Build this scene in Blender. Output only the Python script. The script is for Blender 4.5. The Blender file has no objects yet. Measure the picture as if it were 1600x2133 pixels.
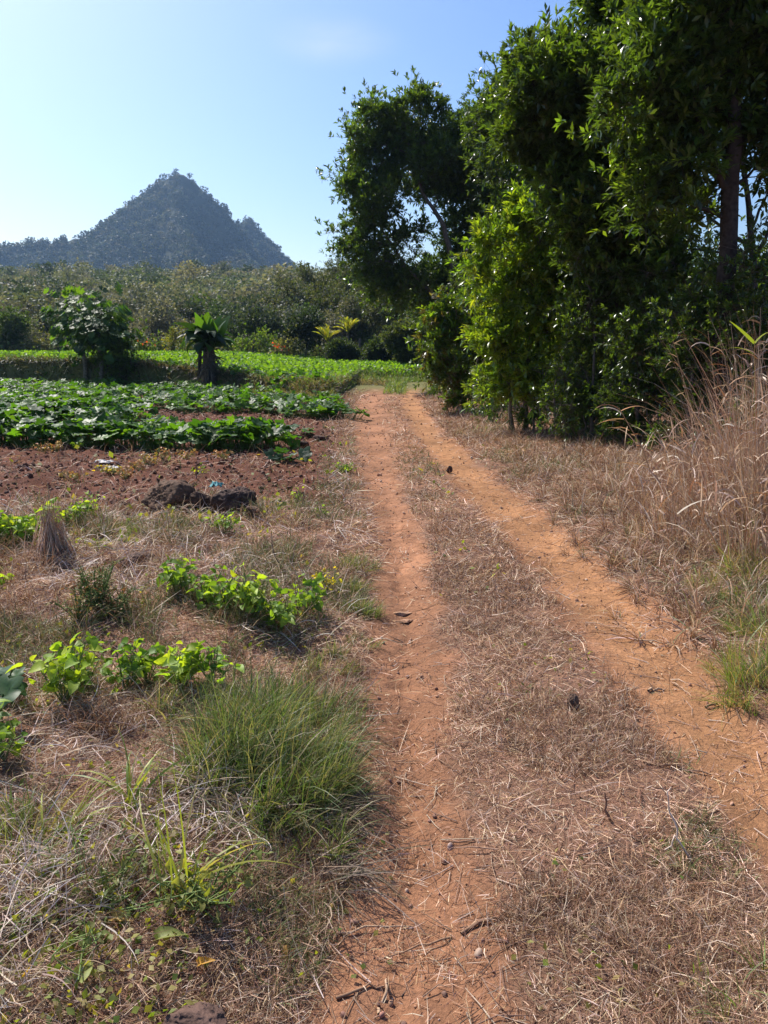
import bpy, math, random
import numpy as np

random.seed(7)
RNG = np.random.default_rng(11)
R = math.radians
SC = bpy.context.scene
COL = SC.collection

# ------------------------------------------------------------------ camera
CAM_Z, PITCH, FPX = 1.7, R(12.6), 1552.0
cam = bpy.data.cameras.new('camera')
cam.sensor_fit = 'VERTICAL'
cam.sensor_height = 24.0
cam.lens = 24.0 * FPX / 2133.0
cam.clip_start, cam.clip_end = 0.05, 6000.0
camo = bpy.data.objects.new('camera', cam)
COL.objects.link(camo)
camo.location = (0, 0, CAM_Z)
camo.rotation_euler = (math.pi / 2 - PITCH, 0, 0)
SC.camera = camo

# ------------------------------------------------------------------ sky and sun
SUN_EL, SUN_AZ = R(49), R(-44)          # azimuth from the view direction, negative = left
world = bpy.data.worlds.new('World')
SC.world = world
world.use_nodes = True
wn = world.node_tree
bg = wn.nodes['Background']
sky = wn.nodes.new('ShaderNodeTexSky')
sky.sky_type = 'NISHITA'
sky.sun_disc = False
sky.sun_elevation = SUN_EL
sky.sun_rotation = SUN_AZ
sky.air_density, sky.dust_density, sky.ozone_density = 1.0, 1.6, 2.6
bg.inputs['Strength'].default_value = 0.115
# one faint wisp of cirrus, placed by its bearing in the sky
_tc = wn.nodes.new('ShaderNodeTexCoord')
_dt = wn.nodes.new('ShaderNodeVectorMath'); _dt.operation = 'SUBTRACT'
_wd = np.array([(690 - 800) / 1552, math.cos(PITCH) + math.sin(PITCH) * 981 / 1552, -math.sin(PITCH) + math.cos(PITCH) * 981 / 1552]); _wd /= np.linalg.norm(_wd)
_dt.inputs[1].default_value = tuple(_wd)
_sc = wn.nodes.new('ShaderNodeVectorMath'); _sc.operation = 'MULTIPLY'; _sc.inputs[1].default_value = (14, 14, 42)
_ln = wn.nodes.new('ShaderNodeVectorMath'); _ln.operation = 'LENGTH'
_fo = wn.nodes.new('ShaderNodeMapRange'); _fo.interpolation_type = 'SMOOTHSTEP'
_fo.inputs['From Min'].default_value = 1.3; _fo.inputs['From Max'].default_value = .0; _fo.inputs['To Max'].default_value = .42
_nz = wn.nodes.new('ShaderNodeTexNoise'); _nz.inputs['Scale'].default_value = 1.6; _nz.inputs['Detail'].default_value = 6
_ml = wn.nodes.new('ShaderNodeMath'); _ml.operation = 'MULTIPLY'
_mx = wn.nodes.new('ShaderNodeMixRGB'); _mx.inputs[2].default_value = (5.5, 5.7, 6.2, 1)
wn.links.new(_tc.outputs['Generated'], _dt.inputs[0]); wn.links.new(_dt.outputs[0], _sc.inputs[0]); wn.links.new(_sc.outputs[0], _ln.inputs[0])
wn.links.new(_sc.outputs[0], _nz.inputs['Vector']); wn.links.new(_ln.outputs['Value'], _fo.inputs['Value'])
wn.links.new(_fo.outputs[0], _ml.inputs[0]); wn.links.new(_nz.outputs['Fac'], _ml.inputs[1])
_hs = wn.nodes.new('ShaderNodeHueSaturation'); _hs.inputs['Saturation'].default_value = 1.3; _hs.inputs['Hue'].default_value = .508; wn.links.new(sky.outputs[0], _hs.inputs['Color'])
wn.links.new(_ml.outputs[0], _mx.inputs[0]); wn.links.new(_hs.outputs[0], _mx.inputs[1]); wn.links.new(_mx.outputs[0], bg.inputs[0])

sl = bpy.data.lights.new('sun', 'SUN')
sl.energy = 5.0
sl.angle = R(0.53)
sl.color = (1.0, 0.95, 0.87)
so = bpy.data.objects.new('sun', sl)
COL.objects.link(so)
so.rotation_euler = (math.pi / 2 - SUN_EL, 0, math.pi - SUN_AZ)

SC.view_settings.view_transform = 'Standard'
SC.view_settings.look = 'None'
SC.view_settings.exposure = 0.6
SC.view_settings.gamma = 1.0
SC.render.engine = 'CYCLES'
SC.cycles.max_bounces = 6
SC.cycles.diffuse_bounces = 3
SC.cycles.glossy_bounces = 2
SC.cycles.transmission_bounces = 4
SC.cycles.volume_bounces = 1
SC.cycles.sample_clamp_indirect = 6.0
SC.cycles.use_denoising = True

# ------------------------------------------------------------------ maths helpers
def sstep(a, b, x):
    t = np.clip((x - a) / (b - a), 0, 1)
    return t * t * (3 - 2 * t)

_prm = np.random.default_rng(5).permutation(4096)
_val = np.random.default_rng(6).random(4096)
def vnoise(x, y, seed=0):
    x = np.asarray(x, float) + seed * 17.3; y = np.asarray(y, float) + seed * 9.1
    ix = np.floor(x).astype(int); iy = np.floor(y).astype(int)
    fx = x - ix; fy = y - iy
    fx = fx * fx * (3 - 2 * fx); fy = fy * fy * (3 - 2 * fy)
    def h(a, b): return _val[(_prm[a & 4095] + b * 37) & 4095]
    return (h(ix, iy) * (1 - fx) + h(ix + 1, iy) * fx) * (1 - fy) + (h(ix, iy + 1) * (1 - fx) + h(ix + 1, iy + 1) * fx) * fy
def fbm(x, y, o=4, seed=0):
    s, a, n = 0, 0.5, 0
    for i in range(o):
        s = s + a * vnoise(x * 2 ** i, y * 2 ** i, seed + i); n += a; a *= 0.5
    return s / n            # 0..1

def ray(px, py):
    u, v = (px - 800) / FPX, (1066.5 - py) / FPX
    c, s = math.cos(PITCH), math.sin(PITCH)
    return np.array([u, c + v * s, -s + v * c])
def P(px, py, Y):
    d = ray(px, py)
    return np.array([0, 0, CAM_Z]) + d * (Y / d[1])
def flat(px, py):
    d = ray(px, py); t = -CAM_Z / d[2]
    return d[0] * t, d[1] * t

# the two wheel ruts, measured on the ground: centre and half width against distance
_L = [(840, 2300, 200), (850, 2133, 190), (862, 1800, 118), (850, 1500, 80), (850, 1300, 62), (828, 1100, 44), (797, 1000, 37), (774, 900, 29), (767, 840, 24), (800, 795, 20)]
_Rr = [(1950, 2133, 130), (1760, 1850, 110), (1640, 1700, 100), (1530, 1550, 90), (1405, 1400, 85), (1310, 1300, 75), (1215, 1200, 62), (1115, 1100, 52), (1052, 1050, 45), (972, 980, 36), (892, 900, 22), (855, 840, 16), (850, 795, 14)]
def _rut(tab):
    ys, xs, ws = [], [], []
    for px, py, w in tab:
        x, y = flat(px, py); x2, _ = flat(px + w, py)
        ys.append(y); xs.append(x); ws.append(x2 - x)
    ys.append(60); xs.append(xs[-1] - 6); ws.append(ws[-1])
    o = np.argsort(ys)
    return np.array(ys)[o], np.array(xs)[o], np.array(ws)[o]
LY, LX, LW = _rut(_L)
RY, RX, RW = _rut(_Rr)
def rutL(x, y):
    return (x - np.interp(y, LY, LX)) / (1.18 * np.interp(y, LY, LW))
def rutR(x, y):
    return (x - np.interp(y, RY, RX)) / (1.36 * np.interp(y, RY, RW))

def hill_side(x, y):
    # how much of the far hillside rises at this bearing (it dies out towards the right)
    return 1 - sstep(0.02, 0.42, x / np.maximum(y, 1.0))

# foot of the bank at the back of the squash field
_bk = [(-900, 806), (0, 802), (200, 806), (420, 812), (560, 822), (640, 832), (700, 826), (740, 800)]
_bx, _by = zip(*[flat(a, b) for a, b in _bk])
_o = np.argsort(_bx); BKX = np.array(_bx)[_o]; BKY = np.array(_by)[_o]
def bank_d(x, y):
    yy = np.interp(x, BKX, BKY, right=BKY[-1] + 3)
    return y - yy
def hz_base(x, y):
    x = np.asarray(x, float); y = np.asarray(y, float)
    z = 0.05 * (fbm(x * .35, y * .35, 3, 3) - .5)
    l, r = rutL(x, y), rutR(x, y)
    depth = 0.055 * np.clip(1.5 - y / 40, .3, 1)
    near = sstep(46, 34, y)
    z = z - depth * np.exp(-(l * 0.95) ** 2) * near - depth * 1.1 * np.exp(-(r * .9) ** 2) * near
    # banks beside the track
    xr = np.interp(y, RY, RX); xl = np.interp(y, LY, LX)
    z = z + 0.2 * sstep(.5, 2.6, x - xr) * sstep(40, 20, y) + 0.10 * sstep(.35, 1.0, xl - x) * sstep(12, 7, y) 
    # terrace behind the squash field
    d = bank_d(x, y)
    ht = 1.02 - 0.66 * sstep(-12, -2.2, x) * (1 - 0.22 * sstep(30, 52, y))
    face = 0.25 + 1.5 * sstep(-6, 0, x)
    t = sstep(0, 1.0, d / face)
    z = z + ht * t
    # hillside
    up = np.clip(y - 58, 0, 190)
    z = z + (up ** 1.12) * 0.0555 * hill_side(x, y) * (1 + .16 * (fbm(x / 60, y / 60, 3, 83) - .5) * 2)
    return z
def hz(x, y):
    x = np.asarray(x, float); y = np.asarray(y, float)
    z = hz_base(x, y)
    l, r = rutL(x, y), rutR(x, y)
    rt = np.maximum(np.exp(-(l) ** 4), np.exp(-(r) ** 4))
    near = sstep(26, 14, y)
    z = z + near * (1 - .75 * rt) * 0.07 * (fbm(x * 2.2, y * 2.2, 4, 8) - .5)
    z = z + near * (1 - .5 * rt) * 0.018 * (fbm(x * 11, y * 11, 3, 18) - .5)
    z = z + sstep(18, 6, y) * rt * 0.04 * (fbm(x * 7 + 3, y * 5, 3, 28) - .5)
    z = z - sstep(9, 5, y) * .022 * np.exp(-((l + .12) / .22) ** 2) * (.2 + 1.3 * sstep(.4, .65, fbm(x * 14, y * 9, 3, 48)))
    xl = np.interp(y, LY, LX)
    z = z + sstep(14, 8, y) * sstep(.25, .8, xl - x) * (1 - soil(x, y)) * .16 * (fbm(x * 2.7, y * 2.7, 3, 51) - .45)
    s = soil(x, y)
    z = z + s * 0.16 * (fbm(x * 2.6, y * 3.4, 4, 44) - .4)
    return z
def soil(x, y):
    # bare dark red tilled soil between the weeds and the squash
    n = (fbm(x * .8, y * .8, 3, 71) - .5) * 2.2
    a = sstep(6.9, 7.9, y + n - .05 * (x + 3)) * sstep(29, 27, y + n * .6)
    xl = np.interp(y, LY, LX)
    return a * sstep(.35, 1.0, xl - x + n * .25)
def G(px, py):
    d = ray(px, py)
    ts = np.concatenate([np.linspace(.8, 12, 500), np.linspace(12, 70, 1200), np.linspace(70, 400, 600)])
    X, Y, Z = d[0] * ts, d[1] * ts, CAM_Z + d[2] * ts
    h = hz_base(X, Y)
    k = np.argmax(Z < h)
    if not (Z < h).any(): k = len(ts) - 1
    return np.array([X[k], Y[k], float(hz(X[k], Y[k]))])

# ------------------------------------------------------------------ mesh collecting
class Geo:
    def __init__(s): s.V = []; s.F3 = []; s.F4 = []; s.C = []; s.n = 0
    def add(s, V, F, C):
        V = np.asarray(V, np.float32).reshape(-1, 3)
        C = np.asarray(C, np.float32)
        if C.ndim == 1: C = np.tile(C, (len(V), 1))
        F = np.asarray(F, np.int64)
        (s.F3 if F.shape[1] == 3 else s.F4).append(F + s.n)
        s.V.append(V); s.C.append(C); s.n += len(V)
    def build(s, name, mat, parent=None, origin=(0, 0, 0), smooth=True):
        o = np.asarray(origin, np.float32)
        me = bpy.data.meshes.new(name)
        if s.V:
            V = np.concatenate(s.V) - o
            C = np.concatenate(s.C)
            F3 = np.concatenate(s.F3) if s.F3 else np.zeros((0, 3), np.int64)
            F4 = np.concatenate(s.F4) if s.F4 else np.zeros((0, 4), np.int64)
            me.vertices.add(len(V)); me.vertices.foreach_set('co', V.ravel())
            li = np.concatenate([F3.ravel(), F4.ravel()]).astype(np.int32)
            me.loops.add(len(li)); me.loops.foreach_set('vertex_index', li)
            tot = np.concatenate([np.full(len(F3), 3), np.full(len(F4), 4)]).astype(np.int32)
            st = np.concatenate([[0], np.cumsum(tot)[:-1]]).astype(np.int32)
            me.polygons.add(len(tot)); me.polygons.foreach_set('loop_start', st)
            me.polygons.foreach_set('use_smooth', np.full(len(tot), smooth))
            me.update(calc_edges=True)
            at = me.attributes.new('tint', 'FLOAT_COLOR', 'POINT')
            at.data.foreach_set('color', np.concatenate([C, np.ones((len(C), 1), np.float32)], 1).ravel())
        me.materials.append(mat)
        ob = bpy.data.objects.new(name, me)
        COL.objects.link(ob)
        if parent is not None: ob.parent = parent
        else: ob.location = o
        return ob

def nrm(a): return a / np.maximum(np.linalg.norm(a, axis=-1, keepdims=True), 1e-9)
def frames(axis, normal):
    y = nrm(axis); x = nrm(np.cross(y, normal)); z = np.cross(x, y)
    return np.stack([x, y, z], axis=-1)
def inst(g, tmpl, pos, Rm, scale, tint):
    TV, TF = tmpl
    scale = np.asarray(scale, float)
    if scale.ndim == 1: scale = scale[:, None]
    N = len(pos)
    loc = TV[None] * scale[:, None, :]
    V = np.einsum('nij,nkj->nki', Rm, loc) + pos[:, None, :]
    F = TF[None] + (np.arange(N) * len(TV))[:, None, None]
    g.add(V.reshape(-1, 3), F.reshape(-1, TF.shape[1]), np.repeat(tint, len(TV), axis=0))
def tube(g, pts, rad, tint, n=7, rough=0.0):
    pts = np.asarray(pts, float); rad = np.asarray(rad, float)
    T = nrm(np.gradient(pts, axis=0))
    ref = np.array([0.31, .95, .05]); ref = np.tile(ref, (len(pts), 1))
    s1 = nrm(np.cross(T, ref)); s2 = np.cross(T, s1)
    a = np.arange(n) / n * 2 * np.pi
    rr = rad[:, None] * (1 + rough * (RNG.random((len(pts), n)) - .5))
    V = pts[:, None] + rr[..., None] * (np.cos(a)[None, :, None] * s1[:, None] + np.sin(a)[None, :, None] * s2[:, None])
    K = len(pts)
    i = np.arange(K - 1)[:, None] * n; j = np.arange(n)[None]; j2 = (j + 1) % n
    F = np.stack([i + j, i + j2, i + n + j2, i + n + j], -1).reshape(-1, 4)
    g.add(V.reshape(-1, 3), F, tint)
    c = len(pts) * n
    g.add(np.concatenate([V[-1], [pts[-1] + T[-1] * rad[-1] * .5]]), np.array([[k, (k + 1) % n, n] for k in range(n)]), tint)
def sticks(g, p0, p1, r0, r1, tint, n=3, bow=None):
    N = len(p0)
    d = nrm(p1 - p0); ref = np.tile(np.array([.3, .2, .93]), (N, 1))
    s1 = nrm(np.cross(d, ref)); s2 = np.cross(d, s1)
    a = np.arange(n) / n * 2 * np.pi
    mid = (p0 + p1) / 2 + (bow if bow is not None else 0)
    r0 = np.broadcast_to(r0, N); r1 = np.broadcast_to(r1, N)
    rings = []
    for p, r in ((p0, r0), (mid, (r0 + r1) / 2), (p1, r1)):
        rings.append(p[:, None] + r[:, None, None] * (np.cos(a)[None, :, None] * s1[:, None] + np.sin(a)[None, :, None] * s2[:, None]))
    V = np.stack(rings, 1).reshape(N, 3 * n, 3)
    f = []
    for k in range(2):
        for j in range(n): f.append([k * n + j, k * n + (j + 1) % n, (k + 1) * n + (j + 1) % n, (k + 1) * n + j])
    F = np.array(f)[None] + (np.arange(N) * 3 * n)[:, None, None]
    t = np.asarray(tint, float)
    if t.ndim == 1: t = np.tile(t, (N, 1))
    g.add(V.reshape(-1, 3), F.reshape(-1, 4), np.repeat(t, 3 * n, 0))
def blades(g, base, az, e0, bend, L, W, tint, K=3, curl=0.0, roll=None, tiptint=None, fat=0.0):
    N = len(base)
    az = np.broadcast_to(az, N); e0 = np.broadcast_to(e0, N); bend = np.broadcast_to(bend, N)
    L = np.broadcast_to(L, N); W = np.broadcast_to(W, N); curl = np.broadcast_to(curl, N)
    s = np.linspace(0, 1, K + 1)
    sm = (s[:-1] + s[1:]) / 2
    el = e0[:, None] - bend[:, None] * sm ** 1.3
    aa = az[:, None] + curl[:, None] * sm
    D = np.stack([np.cos(el) * np.cos(aa), np.cos(el) * np.sin(aa), np.sin(el)], -1) * (L / K)[:, None, None]
    pts = np.concatenate([np.zeros((N, 1, 3)), np.cumsum(D, 1)], 1) + base[:, None]
    side = np.stack([-np.sin(az), np.cos(az), 0 * az], -1)
    fwd = np.stack([np.cos(az) * np.sin(-e0), np.sin(az) * np.sin(-e0), np.cos(e0)], -1)
    if roll is None: roll = RNG.uniform(-1.2, 1.2, N)
    side = side * np.cos(roll)[:, None] + fwd * np.sin(roll)[:, None]
    prof = (1 - s ** 2 * .92) * (1 + fat * np.sin(s * np.pi)) * np.where(s == 0, .75, 1)
    w = (W[:, None] * prof[None] * .5)[..., None] * side[:, None]
    V = np.stack([pts - w, pts + w], 2).reshape(N, (K + 1) * 2, 3)
    f = np.array([[2 * k, 2 * k + 1, 2 * k + 3, 2 * k + 2] for k in range(K)])
    F = f[None] + (np.arange(N) * (K + 1) * 2)[:, None, None]
    t = np.asarray(tint, float)
    if t.ndim == 1: t = np.tile(t, (N, 1))
    C = np.repeat(t, (K + 1) * 2, 0)
    if tiptint is not None:
        m = np.tile(np.repeat(s ** 1.5, 2), N)[:, None]
        C = C * (1 - m) + np.asarray(tiptint) * m
    g.add(V.reshape(-1, 3), F.reshape(-1, 4), C)
def tints(n, cols, jit=.15, rng=None):
    rng = rng or RNG
    cols = np.asarray(cols, float)
    c = cols[rng.integers(0, len(cols), n)]
    m = 1 + (rng.random((n, 1)) - .5) * 2 * jit
    return np.clip(c * m * (1 + (rng.random((n, 3)) - .5) * jit * .5), .003, 1)

# leaf shapes: x across, y along, z normal
def leaf_tmpl(outline, fold=.25, droop=.15):
    # outline: right half (x, y) from base to tip; midrib lies below, edges raised
    n = len(outline)
    V = []
    for x, y in outline: V.append([0, y, -droop * y * y])                      # rib
    for x, y in outline: V.append([x, y, fold * x - droop * y * y])
    for x, y in outline: V.append([-x, y, fold * x - droop * y * y])
    F = []
    for k in range(n - 1):
        for off, flip in ((n, 0), (2 * n, 1)):
            a, b, c, d = k, off + k, off + k + 1, k + 1
            q = [(a, b, c), (a, c, d)]
            for t in q:
                F.append(t[::-1] if flip else t)
    return np.array(V, float), np.array(F)
LEAF_R = (np.array([[0, 0, 0], [.17, .5, .05], [0, 1, -.12], [-.17, .5, .05], [0, .5, 0]], float),
          np.array([[0, 1, 4], [1, 2, 4], [0, 4, 3], [4, 2, 3]]))
LEAF_E = leaf_tmpl([(0, 0), (.13, .25), (.19, .55), (.13, .82), (0, 1)], .3, .18)
LEAF_B = leaf_tmpl([(0, 0), (.30, -.04), (.42, .25), (.33, .6), (.14, .86), (0, 1)], .38, .42)
LEAF_Q = (np.array([[-.5, 0, 0], [.5, .1, .12], [.35, 1, -.1], [-.4, .85, .1]], float), np.array([[0, 1, 2], [0, 2, 3]]))
def squash_tmpl(seed=0, lobes=5):
    rg = np.random.default_rng(seed)
    n = 20
    V = [[0, 0, -.10]]
    for i in range(n):
        a = -math.pi / 2 + .22 + (2 * math.pi - .44) * i / (n - 1)
        r = .46 + .09 * math.cos(lobes * (a - math.pi / 2)) + .03 * rg.random()
        V.append([r * .5 * math.cos(a), r * .5 * math.sin(a), .015])
    for i in range(n):
        a = -math.pi / 2 + .22 + (2 * math.pi - .44) * i / (n - 1)
        r = .50 + .10 * math.cos(lobes * (a - math.pi / 2)) + .035 * (1 if i % 2 else -1)
        V.append([r * math.cos(a), r * math.sin(a), .05 - .09 * rg.random() + .04 * math.cos(lobes * (a - math.pi / 2))])
    F = []
    for i in range(1, n): F.append([0, i, i + 1])
    for i in range(1, n): F += [[i, i + n, i + n + 1], [i, i + n + 1, i + 1]]
    return np.array(V, float), np.array(F)
SQ = [squash_tmpl(i) for i in range(3)]

# ------------------------------------------------------------------ materials
def mat_new(name):
    m = bpy.data.materials.new(name); m.use_nodes = True
    nt = m.node_tree
    return m, nt, nt.nodes['Principled BSDF'], nt.nodes['Material Output']
def leaf_mat(name, rough=.4, trans=.4, tcol=(1.9, 1.7, .5), spec=.5, noise=True):
    m, nt, b, out = mat_new(name)
    at = nt.nodes.new('ShaderNodeAttribute'); at.attribute_name = 'tint'
    b.inputs['Roughness'].default_value = rough
    b.inputs['Specular IOR Level'].default_value = spec
    col = at.outputs['Color']
    if noise:
        tc = nt.nodes.new('ShaderNodeTexCoord')
        nz = nt.nodes.new('ShaderNodeTexNoise'); nz.inputs['Scale'].default_value = 45
        nz.inputs['Detail'].default_value = 2
        nt.links.new(tc.outputs['Object'], nz.inputs['Vector'])
        mr = nt.nodes.new('ShaderNodeMapRange'); mr.inputs['To Min'].default_value = .7; mr.inputs['To Max'].default_value = 1.3
        nt.links.new(nz.outputs['Fac'], mr.inputs['Value'])
        mx = nt.nodes.new('ShaderNodeVectorMath'); mx.operation = 'SCALE'
        nt.links.new(col, mx.inputs[0]); nt.links.new(mr.outputs[0], mx.inputs['Scale'])
        col = mx.outputs[0]
    nt.links.new(col, b.inputs['Base Color'])
    if trans > 0:
        vm = nt.nodes.new('ShaderNodeVectorMath'); vm.operation = 'MULTIPLY'; vm.inputs[1].default_value = tcol
        nt.links.new(col, vm.inputs[0])
        tr = nt.nodes.new('ShaderNodeBsdfTranslucent'); nt.links.new(vm.outputs[0], tr.inputs['Color'])
        mix = nt.nodes.new('ShaderNodeMixShader'); mix.inputs[0].default_value = trans
        nt.links.new(b.outputs[0], mix.inputs[1]); nt.links.new(tr.outputs[0], mix.inputs[2])
        nt.links.new(mix.outputs[0], out.inputs['Surface'])
    return m
def rough_mat(name, scale=30, lo=.6, hi=1.35, bump=.4, rough=.9, dist=.01):
    m, nt, b, out = mat_new(name)
    at = nt.nodes.new('ShaderNodeAttribute'); at.attribute_name = 'tint'
    tc = nt.nodes.new('ShaderNodeTexCoord')
    nz = nt.nodes.new('ShaderNodeTexNoise'); nz.inputs['Scale'].default_value = scale; nz.inputs['Detail'].default_value = 6
    nt.links.new(tc.outputs['Object'], nz.inputs['Vector'])
    mr = nt.nodes.new('ShaderNodeMapRange'); mr.inputs['From Min'].default_value = .3; mr.inputs['From Max'].default_value = .7
    mr.inputs['To Min'].default_value = lo; mr.inputs['To Max'].default_value = hi
    nt.links.new(nz.outputs['Fac'], mr.inputs['Value'])
    mx = nt.nodes.new('ShaderNodeVectorMath'); mx.operation = 'SCALE'
    nt.links.new(at.outputs['Color'], mx.inputs[0]); nt.links.new(mr.outputs[0], mx.inputs['Scale'])
    nt.links.new(mx.outputs[0], b.inputs['Base Color'])
    b.inputs['Roughness'].default_value = rough
    b.inputs['Specular IOR Level'].default_value = .2
    bp = nt.nodes.new('ShaderNodeBump'); bp.inputs['Strength'].default_value = bump; bp.inputs['Distance'].default_value = dist
    nt.links.new(nz.outputs['Fac'], bp.inputs['Height']); nt.links.new(bp.outputs[0], b.inputs['Normal'])
    return m
M_gloss = leaf_mat('glossy_leaf', .29, .48, (2.1, 2.0, .4), .6)
M_leaf = leaf_mat('soft_leaf', .52, .45, (2.0, 1.9, .4), .3)
M_squash = leaf_mat('squash_leaf', .48, .45, (1.9, 2.0, .35), .36)
M_far = leaf_mat('far_leaf', .6, .3, (1.5, 1.5, .6), .3, noise=False)
M_grass = leaf_mat('grass_blade', .45, .4, (1.5, 1.6, .6), .35, noise=False)
M_straw = leaf_mat('straw', .55, .22, (1.2, 1.05, .8), .3, noise=False)
M_bark = rough_mat('bark', 18, .55, 1.4, .6, .9, .02)
M_rock = rough_mat('rock', 14, .5, 1.5, .9, .85, .03)
M_plain = rough_mat('matte', 40, .8, 1.2, .3, .7, .005)
M_mount = rough_mat('mountain_ground', .08, .6, 1.3, .5, .95, 2.0)

def ground_mat():
    m, nt, b, out = mat_new('ground')
    N, Lk = nt.nodes, nt.links
    at = N.new('ShaderNodeAttribute'); at.attribute_name = 'tint'
    tc = N.new('ShaderNodeTexCoord')
    def noise(s, d=8, rough=.6, dist=0):
        n = N.new('ShaderNodeTexNoise'); n.inputs['Scale'].default_value = s; n.inputs['Detail'].default_value = d
        n.inputs['Roughness'].default_value = rough; n.inputs['Distortion'].default_value = dist
        Lk.new(tc.outputs['Object'], n.inputs['Vector']); return n
    n1, n2, n3 = noise(9), noise(55, 6, .7), noise(1.3, 5)
    def mr(src, a, b_, lo, hi):
        r = N.new('ShaderNodeMapRange'); r.inputs['From Min'].default_value = a; r.inputs['From Max'].default_value = b_
        r.inputs['To Min'].default_value = lo; r.inputs['To Max'].default_value = hi
        Lk.new(src, r.inputs['Value']); return r.outputs[0]
    def mul(a, b2):
        q = N.new('ShaderNodeMath'); q.operation = 'MULTIPLY'; Lk.new(a, q.inputs[0]); Lk.new(b2, q.inputs[1]); return q.outputs[0]
    f = mul(mul(mr(n1.outputs['Fac'], .3, .7, .82, 1.18), mr(n2.outputs['Fac'], .3, .72, .72, 1.25)), mr(n3.outputs['Fac'], .3, .7, .85, 1.12))
    mx = N.new('ShaderNodeVectorMath'); mx.operation = 'SCALE'
    Lk.new(at.outputs['Color'], mx.inputs[0]); Lk.new(f, mx.inputs['Scale'])
    Lk.new(mx.outputs[0], b.inputs['Base Color'])
    b.inputs['Roughness'].default_value = .95; b.inputs['Specular IOR Level'].default_value = .12
    ad = N.new('ShaderNodeMath'); ad.operation = 'ADD'; Lk.new(n1.outputs['Fac'], ad.inputs[0]); Lk.new(mr(n2.outputs['Fac'], 0, 1, 0, .45), ad.inputs[1])
    bp = N.new('ShaderNodeBump'); bp.inputs['Strength'].default_value = .7; bp.inputs['Distance'].default_value = .045
    Lk.new(ad.outputs[0], bp.inputs['Height']); Lk.new(bp.outputs[0], b.inputs['Normal'])
    return m
M_ground = ground_mat()

# ------------------------------------------------------------------ tagging
def tag(o, label=None, cat=None, group=None, kind=None):
    if label: o['label'] = label
    if cat: o['category'] = cat
    if group: o['group'] = group
    if label and not kind: kind = 'thing'
    if kind: o['kind'] = kind
    return o
def empty(name, loc, label, cat, group=None):
    e = bpy.data.objects.new(name, None); e.empty_display_size = .2
    e.location = loc; COL.objects.link(e)
    return tag(e, label, cat, group)
def copy_thing(src, loc, rz=0, s=1.0, label=None):
    r = src.copy(); COL.objects.link(r); r.location = loc; r.rotation_euler = (0, 0, rz); r.scale = (s, s, s)
    if label: r['label'] = label
    for ch in src.children:
        c = ch.copy(); COL.objects.link(c); c.parent = r
    return r

# ------------------------------------------------------------------ ground sheet
def axis_pts(segs):
    out = []
    for a, b, st in segs: out.append(np.arange(a, b, st))
    out.append([segs[-1][1]])
    return np.concatenate(out)
gx = axis_pts([(-1100, -300, 50), (-300, -60, 8), (-60, -20, 1.0), (-20, -9, .25), (-9, -4.5, .09), (-4.5, 3.5, .03), (3.5, 7, .08), (7, 20, .4), (20, 60, 2), (60, 300, 10), (300, 700, 50)])
gy = axis_pts([(-200, -20, 20), (-20, 0, 1), (0, 1.2, .12), (1.2, 7.5, .028), (7.5, 16, .06), (16, 45, .16), (45, 70, .7), (70, 260, 4), (260, 1160, 40)])
GX, GY = np.meshgrid(gx, gy)
gxf, gyf = GX.ravel(), GY.ravel()
gz = hz(gxf, gyf)
def rutmask(x, y):
    nz = (fbm(x * 3, y * 2, 5, 91) - .5) * 1.5
    l, r = np.abs(rutL(x, y)) + nz, np.abs(rutR(x, y)) + nz * 1.1 - .12
    far = sstep(36, 30, y)
    return np.maximum(sstep(1.3, .6, l), sstep(1.35, .55, r)) * far
def ground_col(x, y):
    lit = np.array([.235, .13, .085]); dirt = np.array([.30, .146, .080]); soilc = np.array([.115, .045, .027])
    n = fbm(x * 1.1, y * 1.1, 4, 31)[:, None]
    C = lit[None] * (.7 + .6 * n)
    rm = rutmask(x, y)[:, None]
    rr = sstep(1.5, .3, np.abs(rutR(x, y)))[:, None]
    mid = (sstep(8, 13, y) * sstep(34, 28, y) * sstep(-.6, .2, rutL(x, y)) * sstep(.8, 0, rutR(x, y)))[:, None] * .75
    rm = np.maximum(rm, mid)
    dc = dirt[None] * (1 - rr) + np.array([.345, .172, .082])[None] * rr
    dc = dc * (.62 + .72 * fbm(x * 3.2, y * 1.8, 5, 37)[:, None])
    C = C * (1 - rm) + dc * rm
    s = soil(x, y)[:, None] * (1 - rm)
    C = C * (1 - s) + soilc[None] * (.8 + .5 * fbm(x * 3, y * 3, 3, 77)[:, None]) * s
    # green verge by the crest of the track and the terrace
    d = bank_d(x, y)
    g = (sstep(0, 2.5, d) * sstep(0, -.2, x - 30) )[:, None]
    C = C * (1 - g) + np.array([.10, .12, .035])[None] * g
    pr = (sstep(24, 31, y) * (1 - sstep(2, 4, x)) * (1 - sstep(34, 26, y) * rutmask(x, y)))[:, None]
    C = C * (1 - pr) + np.array([.14, .13, .045])[None] * pr
    far = sstep(56, 64, y)[:, None]
    return C * (1 - far) + np.array([.07, .065, .035])[None] * far
gg = Geo()
nx, ny = len(gx), len(gy)
ii = (np.arange(ny - 1)[:, None] * nx + np.arange(nx - 1)[None]).ravel()
gg.add(np.stack([gxf, gyf, gz], 1), np.stack([ii, ii + 1, ii + nx + 1, ii + nx], 1), ground_col(gxf, gyf))
tag(gg.build('ground', M_ground), kind='structure')

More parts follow.
